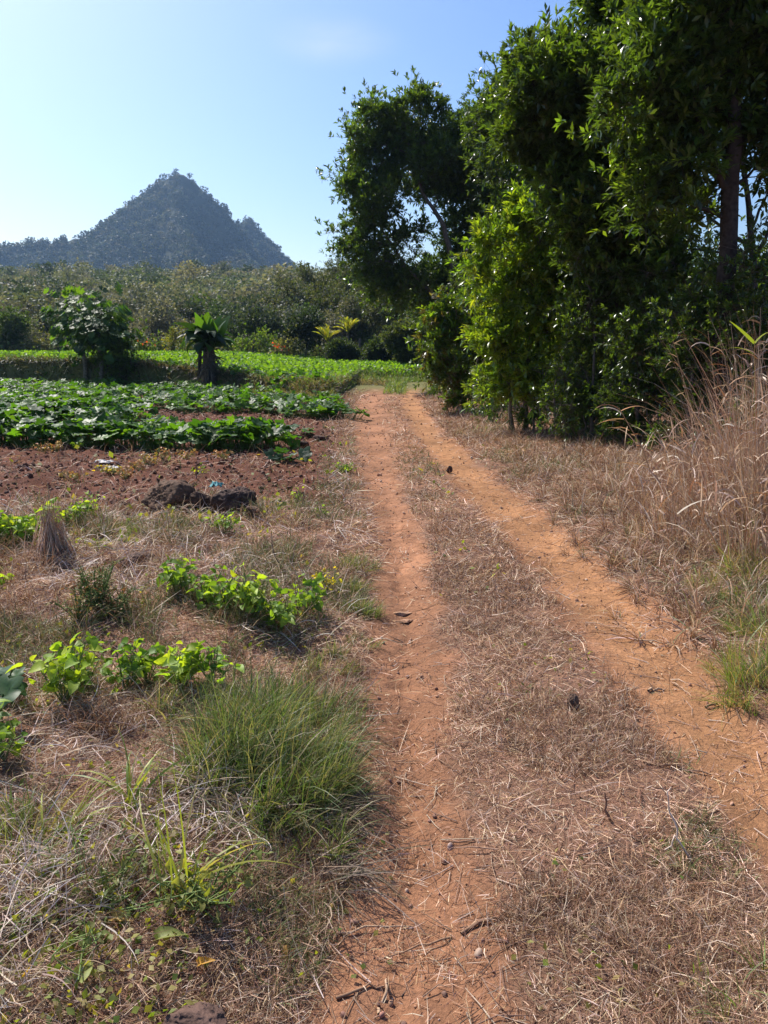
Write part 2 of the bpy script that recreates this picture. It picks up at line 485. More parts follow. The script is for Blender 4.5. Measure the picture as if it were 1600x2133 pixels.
# ------------------------------------------------------------------ mountain
MY = 800.0
def mp(px, py, Y): return P(px, py, Y)
def ridge_h(x, y, pts, sl, sr, cap=None):
    """height of a tent along polyline pts (x, y, z); slopes left / right of travel"""
    best = np.full(x.shape, -1e3)
    for (a, b) in zip(pts[:-1], pts[1:]):
        first = a is pts[0]
        ax, ay, az = a; bx, by, bz = b
        dx, dy = bx - ax, by - ay; L2 = dx * dx + dy * dy
        t = np.clip(((x - ax) * dx + (y - ay) * dy) / L2, 0, 1)
        qx, qy, qz = ax + t * dx, ay + t * dy, az + t * (bz - az)
        d = np.hypot(x - qx, y - qy)
        side = (x - ax) * dy - (y - ay) * dx        # >0: right of travel
        sp = np.where(side > 0, sr, sl)
        if cap is not None: sp = np.where(t <= 0, np.maximum(cap, sp) , sp)
        best = np.maximum(best, qz - d * sp)
    return best
pk = mp(378, 356, MY)
left_r = [mp(384, 362, 800), mp(366, 362, 800), mp(338, 378, 796), mp(303, 408, 786), mp(245, 454, 770), mp(205, 480, 760), mp(150, 498, 750), mp(90, 503, 740), mp(0, 506, 730), mp(-200, 506, 700), mp(-500, 530, 650)]
right_r = [mp(380, 362, 800), mp(402, 370, 803), mp(430, 394, 808), mp(466, 430, 812), mp(490, 462, 815), mp(502, 505, 818), mp(512, 570, 822), mp(530, 660, 826)]
front_r = [mp(380, 364, 800), mp(372, 392, 770), mp(366, 430, 735), mp(385, 480, 690), mp(400, 530, 640), mp(430, 580, 560)]
back_r = [mp(470, 480, 930), mp(500, 470, 960), mp(512, 452, 960), mp(524, 470, 965), mp(540, 516, 970), mp(562, 555, 975), mp(590, 610, 980)]
front2 = [mp(480, 500, 815), mp(500, 535, 740), mp(530, 575, 650)]
def mount_h(x, y):
    n = (fbm(x / 45, y / 45, 5, 60) - .5)
    xs, ys = x + n * 12, y + (fbm(x / 45, y / 45, 4, 66) - .5) * 24
    h = ridge_h(xs, ys, left_r, .8, .8, 1.6)
    h = np.maximum(h, ridge_h(xs, ys, right_r, 1.5, 1.6))
    h = np.maximum(h, ridge_h(xs, ys, front_r, 1.7, 1.25, 1.6))
    h = np.maximum(h, ridge_h(xs, ys, back_r, 1.3, 1.0, 1.3))
    h = np.maximum(h, ridge_h(xs, ys, front2, .8, .6))
    return h + n * 14 * sstep(150, 30, h) 
mx_, my_ = np.meshgrid(np.arange(-620, 140, 4.0), np.arange(420, 1120, 5.0))
mxf, myf = mx_.ravel(), my_.ravel()
mz = mount_h(mxf, myf)
mz = np.maximum(mz, -2)
gm = Geo()
nx, ny = mx_.shape[1], mx_.shape[0]
ii = (np.arange(ny - 1)[:, None] * nx + np.arange(nx - 1)[None]).ravel()
gm.add(np.stack([mxf, myf, mz], 1), np.stack([ii, ii + 1, ii + nx + 1, ii + nx], 1), np.array([.028, .034, .02]))
tag(gm.build('mountain', M_mount), kind='structure')

def clump_tmpl(n, leaf, rng, squash=1.0, hollow=.55):
    """a ball of n small leaf cards around a unit sphere"""
    d = nrm(rng.normal(size=(n, 3)))
    lump = nrm(rng.normal(size=(7, 3)))
    k = (d @ lump.T).max(1)
    r = (hollow + (1 - hollow) * rng.random(n) ** .6) * (.72 + .35 * k)
    pos = d * r[:, None] * np.array([1, 1, squash])
    ax = nrm(d * .5 + rng.normal(size=(n, 3)) * .7)
    nm = nrm(d + rng.normal(size=(n, 3)) * .6)
    g = Geo()
    inst(g, LEAF_Q, pos, frames(ax, nm), leaf * rng.uniform(.6, 1.4, n), np.ones((n, 3)))
    return np.concatenate(g.V), np.concatenate(g.F3)
def scatter_clumps(g, tm, pos, sc, col, rng):
    for k, T in enumerate(tm):
        m = np.arange(len(pos)) % len(tm) == k
        if not m.any(): continue
        a = rng.uniform(0, 2 * np.pi, m.sum())
        z = np.zeros_like(a)
        Rm = np.stack([np.stack([np.cos(a), -np.sin(a), z], -1), np.stack([np.sin(a), np.cos(a), z], -1), np.stack([z, z, z + 1], -1)], 1)
        inst(g, T, pos[m], Rm, sc[m], col[m])
rg = np.random.default_rng(21)
N = 30000
x = rg.uniform(-560, 60, N); y = rg.uniform(470, 1000, N)
z = mount_h(x, y)
facing = (mount_h(x, y - 6) < z + 3)
keep = (z > 12) & facing & ((y < 830) | (x > -200)) & ((z < 150) | (rg.random(N) < .5))
x, y, z = x[keep], y[keep], z[keep]
tm = [clump_tmpl(55, .34, rg, .85) for _ in range(6)]
g = Geo()
sc = rg.uniform(1.5, 3.4, len(x)) * (1 + .5 * (rg.random(len(x)) > .9))
scatter_clumps(g, tm, np.stack([x, y, z + sc * .45], 1), sc, tints(len(x), [(.03, .04, .026), (.045, .055, .032), (.085, .085, .06), (.02, .028, .02)], .35, rg), rg)
# single trees that stand up on the skyline of the left ridge
for px, py, Y, s in [(34, 486, 728, 5.0), (175, 478, 752, 5.0), (192, 474, 756, 4), (132, 489, 745, 4), (18, 494, 728, 3), (90, 493, 738, 3), (366, 354, 798, 4), (395, 362, 801, 4), (340, 372, 795, 5), (330, 384, 793, 4), (455, 408, 808, 4), (466, 420, 810, 5), (300, 402, 783, 5), (280, 424, 780, 5)]:
    p = mp(px, py, Y); p[2] = max(float(mount_h(np.array([p[0]]), np.array([Y]))[0]) + s * 1.0, 20); s *= .8
    scatter_clumps(g, tm, np.array([p]), np.array([s * .85]), np.array([[.05, .06, .035]]), rg)
    sticks(g, np.array([p - [0, 0, s * 2.2]]), np.array([p]), np.array([.35]), np.array([.2]), np.array([.06, .05, .04]))
tag(g.build('mountain_forest', M_far), kind='stuff')

# ------------------------------------------------------------------ wooded hillside
rg = np.random.default_rng(22)
def tree_tmpl(n, leaf, rng, h=1.0, slim=.42):
    """a whole small open-crowned tree of unit height: stem, limbs, clumped leaf cards; returns V, F, C"""
    g = Geo()
    k = rng.integers(6, 10)
    cc = np.stack([rng.normal(0, slim * .5, k), rng.normal(0, slim * .5, k), rng.uniform(.42, .9, k)], 1)
    idx = rng.integers(0, k, n)
    d = nrm(rng.normal(size=(n, 3)))
    pos = cc[idx] + d * (rng.random((n, 1)) ** .5) * np.array([.22, .22, .16])
    ax = nrm(d + rng.normal(size=(n, 3)) * .6 + [0, 0, .2]); nm = nrm(rng.normal(size=(n, 3)) + [0, 0, .7])
    c = np.ones((n, 3)) * rng.uniform(.65, 1.35, (n, 1))
    inst(g, LEAF_Q, pos, frames(ax, nm), leaf * rng.uniform(.5, 1.4, n), c)
    nl = len(np.concatenate(g.V))
    st = np.zeros((k, 3)); st[:, 2] = rng.uniform(.12, .4, k)
    sticks(g, st, cc, .012, .005, (1.6, 1.5, 1.5), 3)
    sticks(g, np.array([[0, 0, -.05]]), np.array([[0, 0, .62]]), .022, .012, (1.5, 1.4, 1.4), 3)
    V = np.concatenate(g.V); F = np.concatenate(g.F3 + [np.concatenate([q[:, [0, 1, 2]], q[:, [0, 2, 3]]]) for q in g.F4]); C = np.concatenate(g.C)
    return V, F, C
def scatter_trees(g, tm, pos, sc, col, rng):
    for k, (TV, TF, TC) in enumerate(tm):
        m = np.nonzero(np.arange(len(pos)) % len(tm) == k)[0]
        if not len(m): continue
        a = rng.uniform(0, 2 * np.pi, len(m)); ca, sa = np.cos(a)[:, None], np.sin(a)[:, None]
        s = sc[m]
        X = (TV[None, :, 0] * ca - TV[None, :, 1] * sa) * s[:, 1:2]; Y = (TV[None, :, 0] * sa + TV[None, :, 1] * ca) * s[:, 1:2]
        V = np.stack([X, Y, TV[None, :, 2] * s[:, 0:1]], -1) + pos[m][:, None]
        F = TF[None] + (np.arange(len(m)) * len(TV))[:, None, None]
        C = TC[None] * col[m][:, None]
        g.add(V.reshape(-1, 3), F.reshape(-1, 3), C.reshape(-1, 3))
WOOD = [(.165, .155, .12), (.125, .135, .09), (.20, .185, .145), (.065, .085, .05), (.155, .145, .12), (.10, .12, .075), (.05, .07, .035)]
g = Geo()
tmN = [tree_tmpl(800, .036, rg) for _ in range(7)]
tmF = [tree_tmpl(300, .058, rg) for _ in range(7)]
for tm, y0, y1, N in ((tmN, 66, 120, 700), (tmF, 120, 262, 2100)):
    y = np.sqrt(rg.uniform(y0 ** 2, y1 ** 2, N)); x = y * rg.uniform(-.72, .42, N)
    k = rg.random(N) < .25 + .75 * hill_side(x, y)
    x, y = x[k], y[k]
    s = rg.uniform(2.4, 5.4, len(x)) * (1 + .45 * (rg.random(len(x)) > .93))
    sc = np.stack([s, s * rg.uniform(.7, 1.4, len(x))], 1)
    patch = fbm(x / 25, y / 25, 3, 90)[:, None]
    col = tints(len(x), WOOD, .25, rg) * (.75 + .6 * patch)
    scatter_trees(g, tm, np.stack([x, y, hz_base(x, y)], 1), sc, col, rg)
tag(g.build('hillside_wood', M_far), kind='stuff')

# ------------------------------------------------------------------ tree builder
def curve_pts(p0, p1, n, wob, rng, sag=0.0):
    t = np.linspace(0, 1, n)[:, None]
    p = p0 * (1 - t) + p1 * t
    w = rng.normal(size=(n, 3)) * wob; w[0] = 0; w[-1] = 0
    p = p + w * np.sin(t * np.pi)
    p[:, 2] += sag * np.sin(t[:, 0] * np.pi)
    return p
def make_tree(name, label, base, trunks, blobs, cols, leaf=.12, per=8, dens=34, tmpl=LEAF_R, mat=None, sub=9,
              clus=.30, bark=(.13, .105, .085), seed=1, up=.35, shell=.5, droop=.0, group=None, cat='tree', twig=True, spread=1.0):
    """trunks: list of (list of points, r0, r1).  blobs: list of (centre, radii, density factor)"""
    rng = np.random.default_rng(seed)
    base = np.asarray(base, float)
    root = empty(name, base, label, cat, group)
    gl = Geo()
    bark = np.asarray(bark)
    tp = []; GB = []; roots = []
    for pts, r0, r1 in trunks:
        p0 = np.asarray(pts[0], float)
        j = [q for q, t_ in enumerate(roots) if np.min(np.linalg.norm(t_ - p0, axis=1)) < .12 * r0 / .05 + .05]
        if j: gb = GB[j[0]]; own = j[0]
        else: GB.append(Geo()); gb = GB[-1]; own = len(GB) - 1
        pts = np.asarray(pts, float)
        fine = []
        for a, b in zip(pts[:-1], pts[1:]):
            fine.append(curve_pts(a, b, 5, .02, rng)[:-1])
        fine.append(pts[-1:]); fine = np.concatenate(fine)
        rad = np.linspace(r0, r1, len(fine)); rad[0] *= 1.35
        tube(gb, fine, rad, bark, 8, .15)
        tp.append(np.concatenate([fine, rad[:, None], np.full((len(fine), 1), own)], 1))
        if j: roots[own] = np.concatenate([roots[own], fine])
        else: roots.append(fine)
    TP = np.concatenate(tp)
    for c, r, df in blobs:
        c = np.asarray(c, float); r = np.broadcast_to(np.asarray(r, float), 3)
        w = np.linalg.norm(TP[:, :3] - (c - [0, 0, r[2] * .7]), axis=1) + 2.0 * np.maximum(0, TP[:, 2] - c[2] + .1)
        k = int(np.argmin(w)); q = TP[k]; gb = GB[int(q[4])]
        rb = min(q[3] * .7, .012 + .02 * np.linalg.norm(q[:3] - c))
        limb = curve_pts(q[:3], c, 6, .05 * np.linalg.norm(q[:3] - c) / 2, rng, .08 * np.linalg.norm(q[:3] - c))
        tube(gb, limb, np.linspace(max(rb, .01), .008, 6), bark, 5, .1)
        vol = r.prod() ** (2 / 3)
        ns = max(3, int(sub * vol / .5 * df ** .5)); 
        sd = nrm(rng.normal(size=(ns, 3)))
        sp = c + sd * r * (shell + (1 - shell) * rng.random((ns, 1)))
        j = rng.integers(2, 6, ns)
        sticks(gb, limb[j], sp, .010, .004, bark, 3, bow=np.array([0, 0, 1.]) * (.12 * np.linalg.norm(limb[j] - sp, axis=1))[:, None])
        nt = int(ns * dens * df)
        idx = rng.integers(0, ns, nt)
        off = rng.normal(size=(nt, 3)) * clus * rng.uniform(.6, 1.2, (ns, 1))[idx] * spread
        tipp = sp[idx] + off
        if twig:
            mtw = rng.random(nt) < .45
            sticks(gb, sp[idx][mtw], tipp[mtw], .004, .002, bark * .9, 3)
        d = nrm(off * 1.2 + nrm(tipp - c) * .15 + rng.normal(size=(nt, 3)) * .15 + [0, 0, up * .4])
        tt = np.repeat(np.arange(nt), per); n = len(tt)
        rad = nrm(rng.normal(size=(n, 3)))
        ax = nrm(d[tt] * .75 + rad * .8 + np.array([0, 0, up * .5 - droop]))
        nm = nrm(np.array([0, 0, 1.0]) + rng.normal(size=(n, 3)) * .45)
        pos = tipp[tt] - d[tt] * rng.random((n, 1)) * leaf * .9
        tc = tints(nt, cols, .25, rng)[tt] * rng.uniform(.8, 1.2, (n, 1))
        inst(gl, tmpl, pos, frames(ax, nm), leaf * rng.uniform(.65, 1.2, n), tc)
    for gb in GB: gb.build('trunk', M_bark, root, base)
    gl.build('crown', mat or M_gloss, root, base)
    return root
def blobp(lst, Y, mpp=None):
    """(px, py, r px, dY, density) -> world blobs"""
    out = []
    for px, py, rp, dy, df in lst:
        y = Y + dy; c = P(px, py, y); r = rp / FPX * y * 1.03
        out.append((c, (r, r * 1.0, r * .92), df))
    return out

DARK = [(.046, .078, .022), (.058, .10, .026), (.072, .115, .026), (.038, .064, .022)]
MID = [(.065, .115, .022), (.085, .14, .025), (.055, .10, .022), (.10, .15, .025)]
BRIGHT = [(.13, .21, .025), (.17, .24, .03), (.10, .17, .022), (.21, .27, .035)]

# --- tall open tree at the bend
b = G(905, 812); Y = b[1]
def up(p, dx, dy, dz): return p + np.array([dx, dy, dz])
fork = P(945, 560, Y)
make_tree('broadleaf_tree', 'tall dark broadleaf tree with an open rounded crown against the sky beyond the thicket', b,
    [([b, P(925, 700, Y), fork, P(925, 470, Y), P(880, 400, Y), P(850, 300, Y)], .17, .03),
     ([fork, P(1000, 440, Y + .5), P(1010, 330, Y + .6)], .09, .03),
     ([P(930, 640, Y), P(850, 560, Y - .4), P(790, 470, Y - .4)], .07, .02)],
    blobp([(860, 250, 62, 0, 1), (800, 262, 55, .5, 1), (745, 300, 42, 0, 1), (725, 375, 38, -.3, .9), (775, 350, 62, .5, 1), (735, 470, 42, 0, .9),
           (790, 430, 52, -.6, 1), (850, 350, 70, .8, 1), (915, 330, 62, 0, 1), (960, 270, 52, .5, .9), (1010, 330, 70, 0, 1), (705, 500, 24, 0, .8),
           (760, 545, 42, -.4, .8), (820, 500, 45, 0, .7), (870, 470, 36, -.5, .5), (900, 590, 50, .8, .8), (850, 600, 48, 0, .8), (1010, 450, 55, 1.2, .7), (985, 560, 60, 1, 1), (1060, 400, 80, .5, 1), (1030, 620, 70, .8, 1), (800, 600, 50, .5, 1), (770, 520, 45, .4, .8), (1040, 480, 60, 1, 1), (985, 410, 60, .8, 1), (930, 385, 50, .8, .9), (960, 320, 62, .6, 1), (1005, 280, 58, .4, 1), (950, 480, 46, .9, .9), (985, 540, 50, .8, 1), (930, 560, 44, .6, .9), (1040, 410, 60, .8, 1), (1050, 330, 55, .8, 1), (965, 500, 34, .8, .5), (930, 640, 50, .5, .9), (880, 205, 22, 0, .8), (1045, 245, 45, .5, 1)], Y),
    DARK + MID[:3], leaf=.18, per=9, dens=28, sub=11, clus=.25, seed=31, shell=.5, up=.6)

# --- big tree whose crown fills the top right
b = G(1285, 935); Y = b[1] + 1.3; b = np.array([P(1285, 935, Y)[0], Y, float(hz(P(1285, 935, Y)[0], Y))])
make_tree('broadleaf_tree', 'big glossy dark tree with a thin trunk, its crown filling the top of the picture', b,
    [([b, P(1275, 780, Y), P(1290, 560, Y + .3), P(1300, 300, Y + .3), P(1290, 60, Y + .4)], .07, .03),
     ([b + [.25, .3, 0], P(1340, 700, Y + .6), P(1400, 300, Y + .8), P(1430, 50, Y + 1)], .07, .03)],
    blobp([(1240, 15, 45, .5, .9), (1170, 95, 48, .6, .9), (1120, 150, 45, .8, .9), (1290, 170, 75, -.5, .9), (1300, 300, 75, -.5, .9), (1290, 430, 70, -.5, .9), (1350, 520, 65, -.3, .9), (1220, 470, 60, -.3, .9), (1370, 330, 90, .8, 1), (1430, 160, 90, .8, 1), (1390, 520, 60, .8, .8), (1220, 330, 90, .8, 1), (1310, 250, 90, .9, 1), (1170, 240, 80, .9, 1), (1262, 40, 62, 0, 1), (1150, 150, 72, 0, 1), (1110, 235, 55, .4, 1), (1080, 300, 50, .6, 1), (1200, 400, 70, .8, 1), (1290, 560, 60, .6, 1), (1400, 440, 60, .9, .9), (1200, 200, 75, 0, 1), (1310, 40, 80, 0, 1), (1260, 150, 80, .6, 1.1), (1105, 130, 30, .4, .8),
           (1330, 180, 90, 0, 1.1), (1240, 300, 80, 0, 1.1), (1160, 320, 60, .4, 1.), (1330, 330, 80, -.2, 1), (1150, 400, 40, 0, .9), (1240, 410, 70, .2, 1), (1330, 450, 62, .2, .8),
           (1410, 90, 80, .6, 1), (1410, 240, 70, .2, 1), (1290, -60, 60, 0, 1), (1370, -90, 90, .5, 1), (1230, 500, 60, .3, .8)], Y),
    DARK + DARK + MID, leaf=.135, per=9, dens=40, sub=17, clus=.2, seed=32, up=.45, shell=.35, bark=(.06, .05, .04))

# --- thick dark trunk on the right
b = G(1500, 985); Y = b[1] + 1.2; b = np.array([P(1500, 900, Y)[0], Y, hz(P(1500, 900, Y)[0], Y)])
make_tree('broadleaf_tree', 'tree with a thick straight dark trunk near the right edge, sky either side', b,
    [([b, P(1508, 620, Y), P(1520, 400, Y), P(1530, 200, Y), P(1545, -40, Y)], .13, .07),
     ([P(1520, 400, Y), P(1470, 300, Y - .2), P(1430, 180, Y - .3)], .05, .02),
     ([P(1525, 330, Y), P(1580, 210, Y + .2), P(1640, 90, Y)], .05, .02)],
    blobp([(1410, 40, 80, -.2, 1), (1400, 160, 75, -.3, 1), (1380, 290, 75, -.2, 1), (1360, 410, 60, -.1, .9), (1300, 200, 60, -.4, .9), (1480, 60, 90, 0, 1), (1570, 30, 90, -.2, 1), (1560, 150, 80, .2, 1), (1470, 180, 80, -.2, 1), (1640, 120, 90, 0, 1), (1490, 290, 60, .3, .9), (1590, 260, 60, .2, .9), (1430, 340, 50, -.2, .8),
           (1660, 260, 90, 0, 1), (1500, -90, 100, 0, 1), (1640, -80, 110, 0, 1), (1420, -60, 90, 0, 1), (1610, 350, 40, .4, .5), (1440, 430, 38, .4, .6)], Y),
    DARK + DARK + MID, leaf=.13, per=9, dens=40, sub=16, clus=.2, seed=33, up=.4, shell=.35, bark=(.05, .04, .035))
# --- thinner leaning tree behind it with bare twigs
b2 = np.array([P(1575, 880, Y + 2.4)[0], Y + 2.4, hz(P(1575, 880, Y + 2.4)[0], Y + 2.4)])
Yb = Y + 2.4
make_tree('broadleaf_tree', 'thin leaning tree with bare side twigs behind the thick dark trunk', b2,
    [([b2, P(1570, 600, Yb), P(1560, 430, Yb), P(1545, 300, Yb)], .07, .03),
     ([P(1565, 560, Yb), P(1620, 430, Yb), P(1680, 330, Yb)], .035, .01),
     ([P(1566, 520, Yb), P(1500, 470, Yb), P(1440, 410, Yb), P(1400, 380, Yb)], .03, .006),
     ([P(1563, 480, Yb), P(1600, 400, Yb), P(1610, 330, Yb)], .025, .006),
     ([P(1568, 600, Yb), P(1620, 560, Yb), P(1690, 540, Yb)], .02, .006)],
    blobp([(1400, 400, 50, .4, .5), (1560, 300, 60, 0, .9), (1640, 330, 60, 0, .7), (1380, 330, 60, 0, .8), (1480, 380, 45, 0, .4), (1600, 500, 40, 0, .35), (1420, 520, 45, 0, .5)], Yb),
    DARK, leaf=.11, per=7, dens=16, sub=7, clus=.26, seed=34, bark=(.06, .05, .045))

# --- bright leafy saplings at the front edge
b = G(1095, 900); Y = b[1]
stems = lambda pxs, top, Y, r=.018: [([G(px, py), P(px + random.uniform(-12, 12), (py + t) / 2, G(px, py)[1] + .1), P(px + random.uniform(-25, 25), t, G(px, py)[1] + .2)], r * random.uniform(.8, 1.5), r * .4) for px, py, t in pxs]
random.seed(3)
make_tree('leafy_sapling', 'bright yellow-green multi-stemmed sapling with long leaves at the front of the trees', b,
    [([b, P(1098, 760, Y), P(1120, 560, Y), P(1135, 420, Y)], .045, .015), ([b + [-.2, .2, 0], P(1060, 780, Y + .2), P(1040, 600, Y + .2)], .03, .01)]
    + stems([(1030, 880, 700), (1060, 893, 740), (1130, 905, 760), (1160, 915, 700), (1110, 902, 800)], 0, Y),
    blobp([(1150, 420, 45, 0, .9), (1100, 470, 60, 0, 1), (1030, 490, 32, -.3, .9), (1000, 560, 26, -.3, .9), (1160, 500, 65, .2, 1), (1090, 560, 60, 0, 1), (1165, 590, 60, 0, 1),
           (1050, 640, 50, 0, .9), (1130, 670, 60, -.3, 1), (1190, 660, 55, .2, .9), (1060, 730, 50, 0, .9), (1130, 760, 52, -.3, .9), (1190, 750, 50, .2, .9), (1090, 820, 45, -.2, .9), (1165, 830, 45, 0, .9), (1020, 700, 50, .3, 1), (1010, 790, 45, .3, .9), (1230, 720, 55, -.1, 1), (1240, 620, 55, -.1, 1), (1225, 820, 45, -.1, .9)], Y),
    BRIGHT + BRIGHT + MID[:1], leaf=.15, per=9, dens=28, sub=16, clus=.18, seed=35, shell=.35, tmpl=LEAF_R, mat=M_gloss, up=.3, bark=(.16, .13, .1))
b = G(965, 858); Y = b[1]
make_tree('leafy_sapling', 'dense mid-green bushy sapling hugging the track just past the bright one', b,
    [([b, P(960, 760, Y), P(950, 640, Y)], .04, .012)] + stems([(940, 838, 740), (985, 868, 740), (1005, 872, 720), (925, 830, 740)], 0, Y),
    blobp([(925, 650, 40, 0, .9), (905, 710, 36, 0, 1), (960, 690, 50, 0, 1), (905, 770, 32, -.2, .9), (950, 770, 45, -.2, 1), (1000, 740, 48, 0, 1), (1000, 810, 35, 0, .8), (960, 830, 24, -.2, .8), (985, 640, 45, .6, 1), (1020, 660, 50, .5, 1)], Y),
    MID + BRIGHT[:1] + [(.10, .085, .035)], leaf=.16, per=9, dens=30, sub=14, clus=.22, seed=36, shell=.35, bark=(.16, .13, .1))
# --- dark small-leaved thicket under the big crowns
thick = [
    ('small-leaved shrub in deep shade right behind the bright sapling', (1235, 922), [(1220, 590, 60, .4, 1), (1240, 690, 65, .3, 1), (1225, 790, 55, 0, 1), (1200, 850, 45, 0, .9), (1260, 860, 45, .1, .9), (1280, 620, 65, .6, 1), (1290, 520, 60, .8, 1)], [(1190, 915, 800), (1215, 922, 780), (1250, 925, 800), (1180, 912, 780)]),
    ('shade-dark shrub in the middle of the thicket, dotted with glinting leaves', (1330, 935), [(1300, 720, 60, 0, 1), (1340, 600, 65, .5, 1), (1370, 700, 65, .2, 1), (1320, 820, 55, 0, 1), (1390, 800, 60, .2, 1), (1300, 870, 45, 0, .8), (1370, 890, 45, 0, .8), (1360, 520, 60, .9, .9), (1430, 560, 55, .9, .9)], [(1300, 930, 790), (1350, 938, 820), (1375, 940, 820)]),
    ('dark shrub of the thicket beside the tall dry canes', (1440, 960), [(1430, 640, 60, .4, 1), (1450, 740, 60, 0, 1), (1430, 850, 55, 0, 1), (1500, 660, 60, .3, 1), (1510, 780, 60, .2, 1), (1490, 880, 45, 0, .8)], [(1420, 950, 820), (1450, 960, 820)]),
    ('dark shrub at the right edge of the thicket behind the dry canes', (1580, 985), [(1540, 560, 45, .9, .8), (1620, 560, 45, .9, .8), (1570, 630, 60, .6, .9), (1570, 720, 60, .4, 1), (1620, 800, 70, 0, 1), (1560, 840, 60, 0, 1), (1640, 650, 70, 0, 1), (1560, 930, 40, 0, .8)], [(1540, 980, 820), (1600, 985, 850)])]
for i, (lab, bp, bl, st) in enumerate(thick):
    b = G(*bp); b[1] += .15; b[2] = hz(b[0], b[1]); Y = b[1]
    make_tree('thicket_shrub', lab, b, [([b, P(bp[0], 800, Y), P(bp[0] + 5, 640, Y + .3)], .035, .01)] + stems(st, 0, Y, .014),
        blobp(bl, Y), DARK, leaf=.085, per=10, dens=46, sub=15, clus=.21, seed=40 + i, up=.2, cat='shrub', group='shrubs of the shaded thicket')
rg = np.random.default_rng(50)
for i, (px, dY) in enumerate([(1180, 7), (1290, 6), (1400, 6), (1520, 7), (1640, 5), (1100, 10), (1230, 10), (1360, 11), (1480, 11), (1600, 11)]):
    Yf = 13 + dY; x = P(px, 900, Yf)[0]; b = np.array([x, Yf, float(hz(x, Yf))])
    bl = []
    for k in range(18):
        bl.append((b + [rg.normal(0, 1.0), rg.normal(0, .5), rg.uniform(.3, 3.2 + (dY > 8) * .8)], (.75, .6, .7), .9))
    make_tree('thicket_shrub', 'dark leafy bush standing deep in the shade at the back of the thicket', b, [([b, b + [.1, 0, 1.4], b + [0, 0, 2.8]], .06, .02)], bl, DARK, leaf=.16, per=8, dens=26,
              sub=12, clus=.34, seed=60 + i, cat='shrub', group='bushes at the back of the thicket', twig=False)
for i, (px, py, w, lab) in enumerate([(1120, 898, 34, 'low leafy sprout at the foot of the bright sapling'), (1200, 915, 34, 'low dark sprout at the foot of the thicket, left of the thin big trunk'), (1310, 930, 36, 'low dark sprout at the foot of the thicket, right of the thin big trunk'), (1390, 948, 34, 'low dark sprout where the thicket meets the dead grass'), (1030, 880, 28, 'low leafy sprout between the two bright saplings'), (930, 835, 18, 'small leafy sprout at the track-side foot of the farther sapling')]):
    b = G(px, py); Y = b[1]
    make_tree('leafy_sprout', lab, b, [([b, P(px, py - 60, Y)], .012, .005), ([b + [.12, .1, 0], P(px + 25, py - 50, Y + .1)], .01, .004)], blobp([(px, py - w, w, 0, .8), (px + 26, py - w * 1.3, w * .8, .1, .8), (px - 22, py - w * 1.2, w * .8, .1, .8)], Y), DARK + MID,
              leaf=.10, per=7, dens=18, sub=14, clus=.14, seed=90 + i, cat='shrub')
# taller back trees between the big crown and the open tree
for i, (px, Yf, lst) in enumerate([(1110, 21, [(1080, 250, 75), (1110, 340, 80), (1130, 430, 75), (1040, 300, 60), (1090, 520, 75), (1150, 560, 70), (1050, 480, 65), (1120, 640, 70), (1050, 210, 62), (1015, 240, 48), (1030, 280, 50), (1085, 170, 50), (1000, 600, 60), (1050, 700, 70)]),
                                   (1200, 19, [(1180, 480, 90), (1240, 540, 90), (1290, 440, 80), (1330, 560, 80), (1200, 360, 90), (1380, 620, 80), (1300, 320, 80)])]):
    x = P(px, 900, Yf)[0]; b = np.array([x, Yf, float(hz(x, Yf))])
    make_tree('broadleaf_tree', ['dark tree filling the gap between the open tree and the big glossy tree', 'dark tree mostly hidden behind the big glossy tree and the bright sapling'][i], b,
        [([b, P(px, 650, Yf), P(px - 10, 350, Yf)], .12, .03)], blobp([(a, c, r, 0, 1) for a, c, r in lst], Yf), DARK, leaf=.15, per=8, dens=24, sub=9, clus=.32, seed=80 + i)

# ------------------------------------------------------------------ terrace field, bank and grass as stuff
rg = np.random.default_rng(101)
# bright low crop on the terrace: leaf cards in rows
g = Geo()
N = 190000
y = 26 + 34 * rg.random(N) ** .8; x = rg.uniform(-1, 1, N) * y * .62 - 2
d = bank_d(x, y)
xr_ = np.interp(y, LY, LX)
row = np.abs(((x * .35 + y) / .62) % 1 - .5) * 2
edge = 1.4 + 1.2 * fbm(x * .5, y * .5, 3, 12)
keep = (d > edge * .45) & (y < 57) & (x < 3.5) & ((x < xr_ - 1.3) | (y > 37)) & (x > -34) & (rg.random(N) < .45 + .55 * sstep(.9, .35, row))
keep &= ~((x > xr_ - 3.4) & (y < 33) & (rg.random(N) < .8))
x, y, row = x[keep], y[keep], row[keep]
z = hz_base(x, y) + rg.uniform(.06, .24, len(x)) * (1.1 - .5 * row) + .08 * fbm(x * 1.5, y * 1.5, 2, 5)
n = len(x)
ax = nrm(rg.normal(size=(n, 3)) + [0, 0, .3]); nm = nrm(rg.normal(size=(n, 3)) * .55 + [0, 0, 1])
inst(g, LEAF_Q, np.stack([x, y, z], 1), frames(ax, nm), rg.uniform(.07, .15, n), tints(n, [(.13, .24, .03), (.16, .27, .035), (.10, .20, .03)], .2, rg))
tag(g.build('crop_field', M_leaf), kind='stuff')

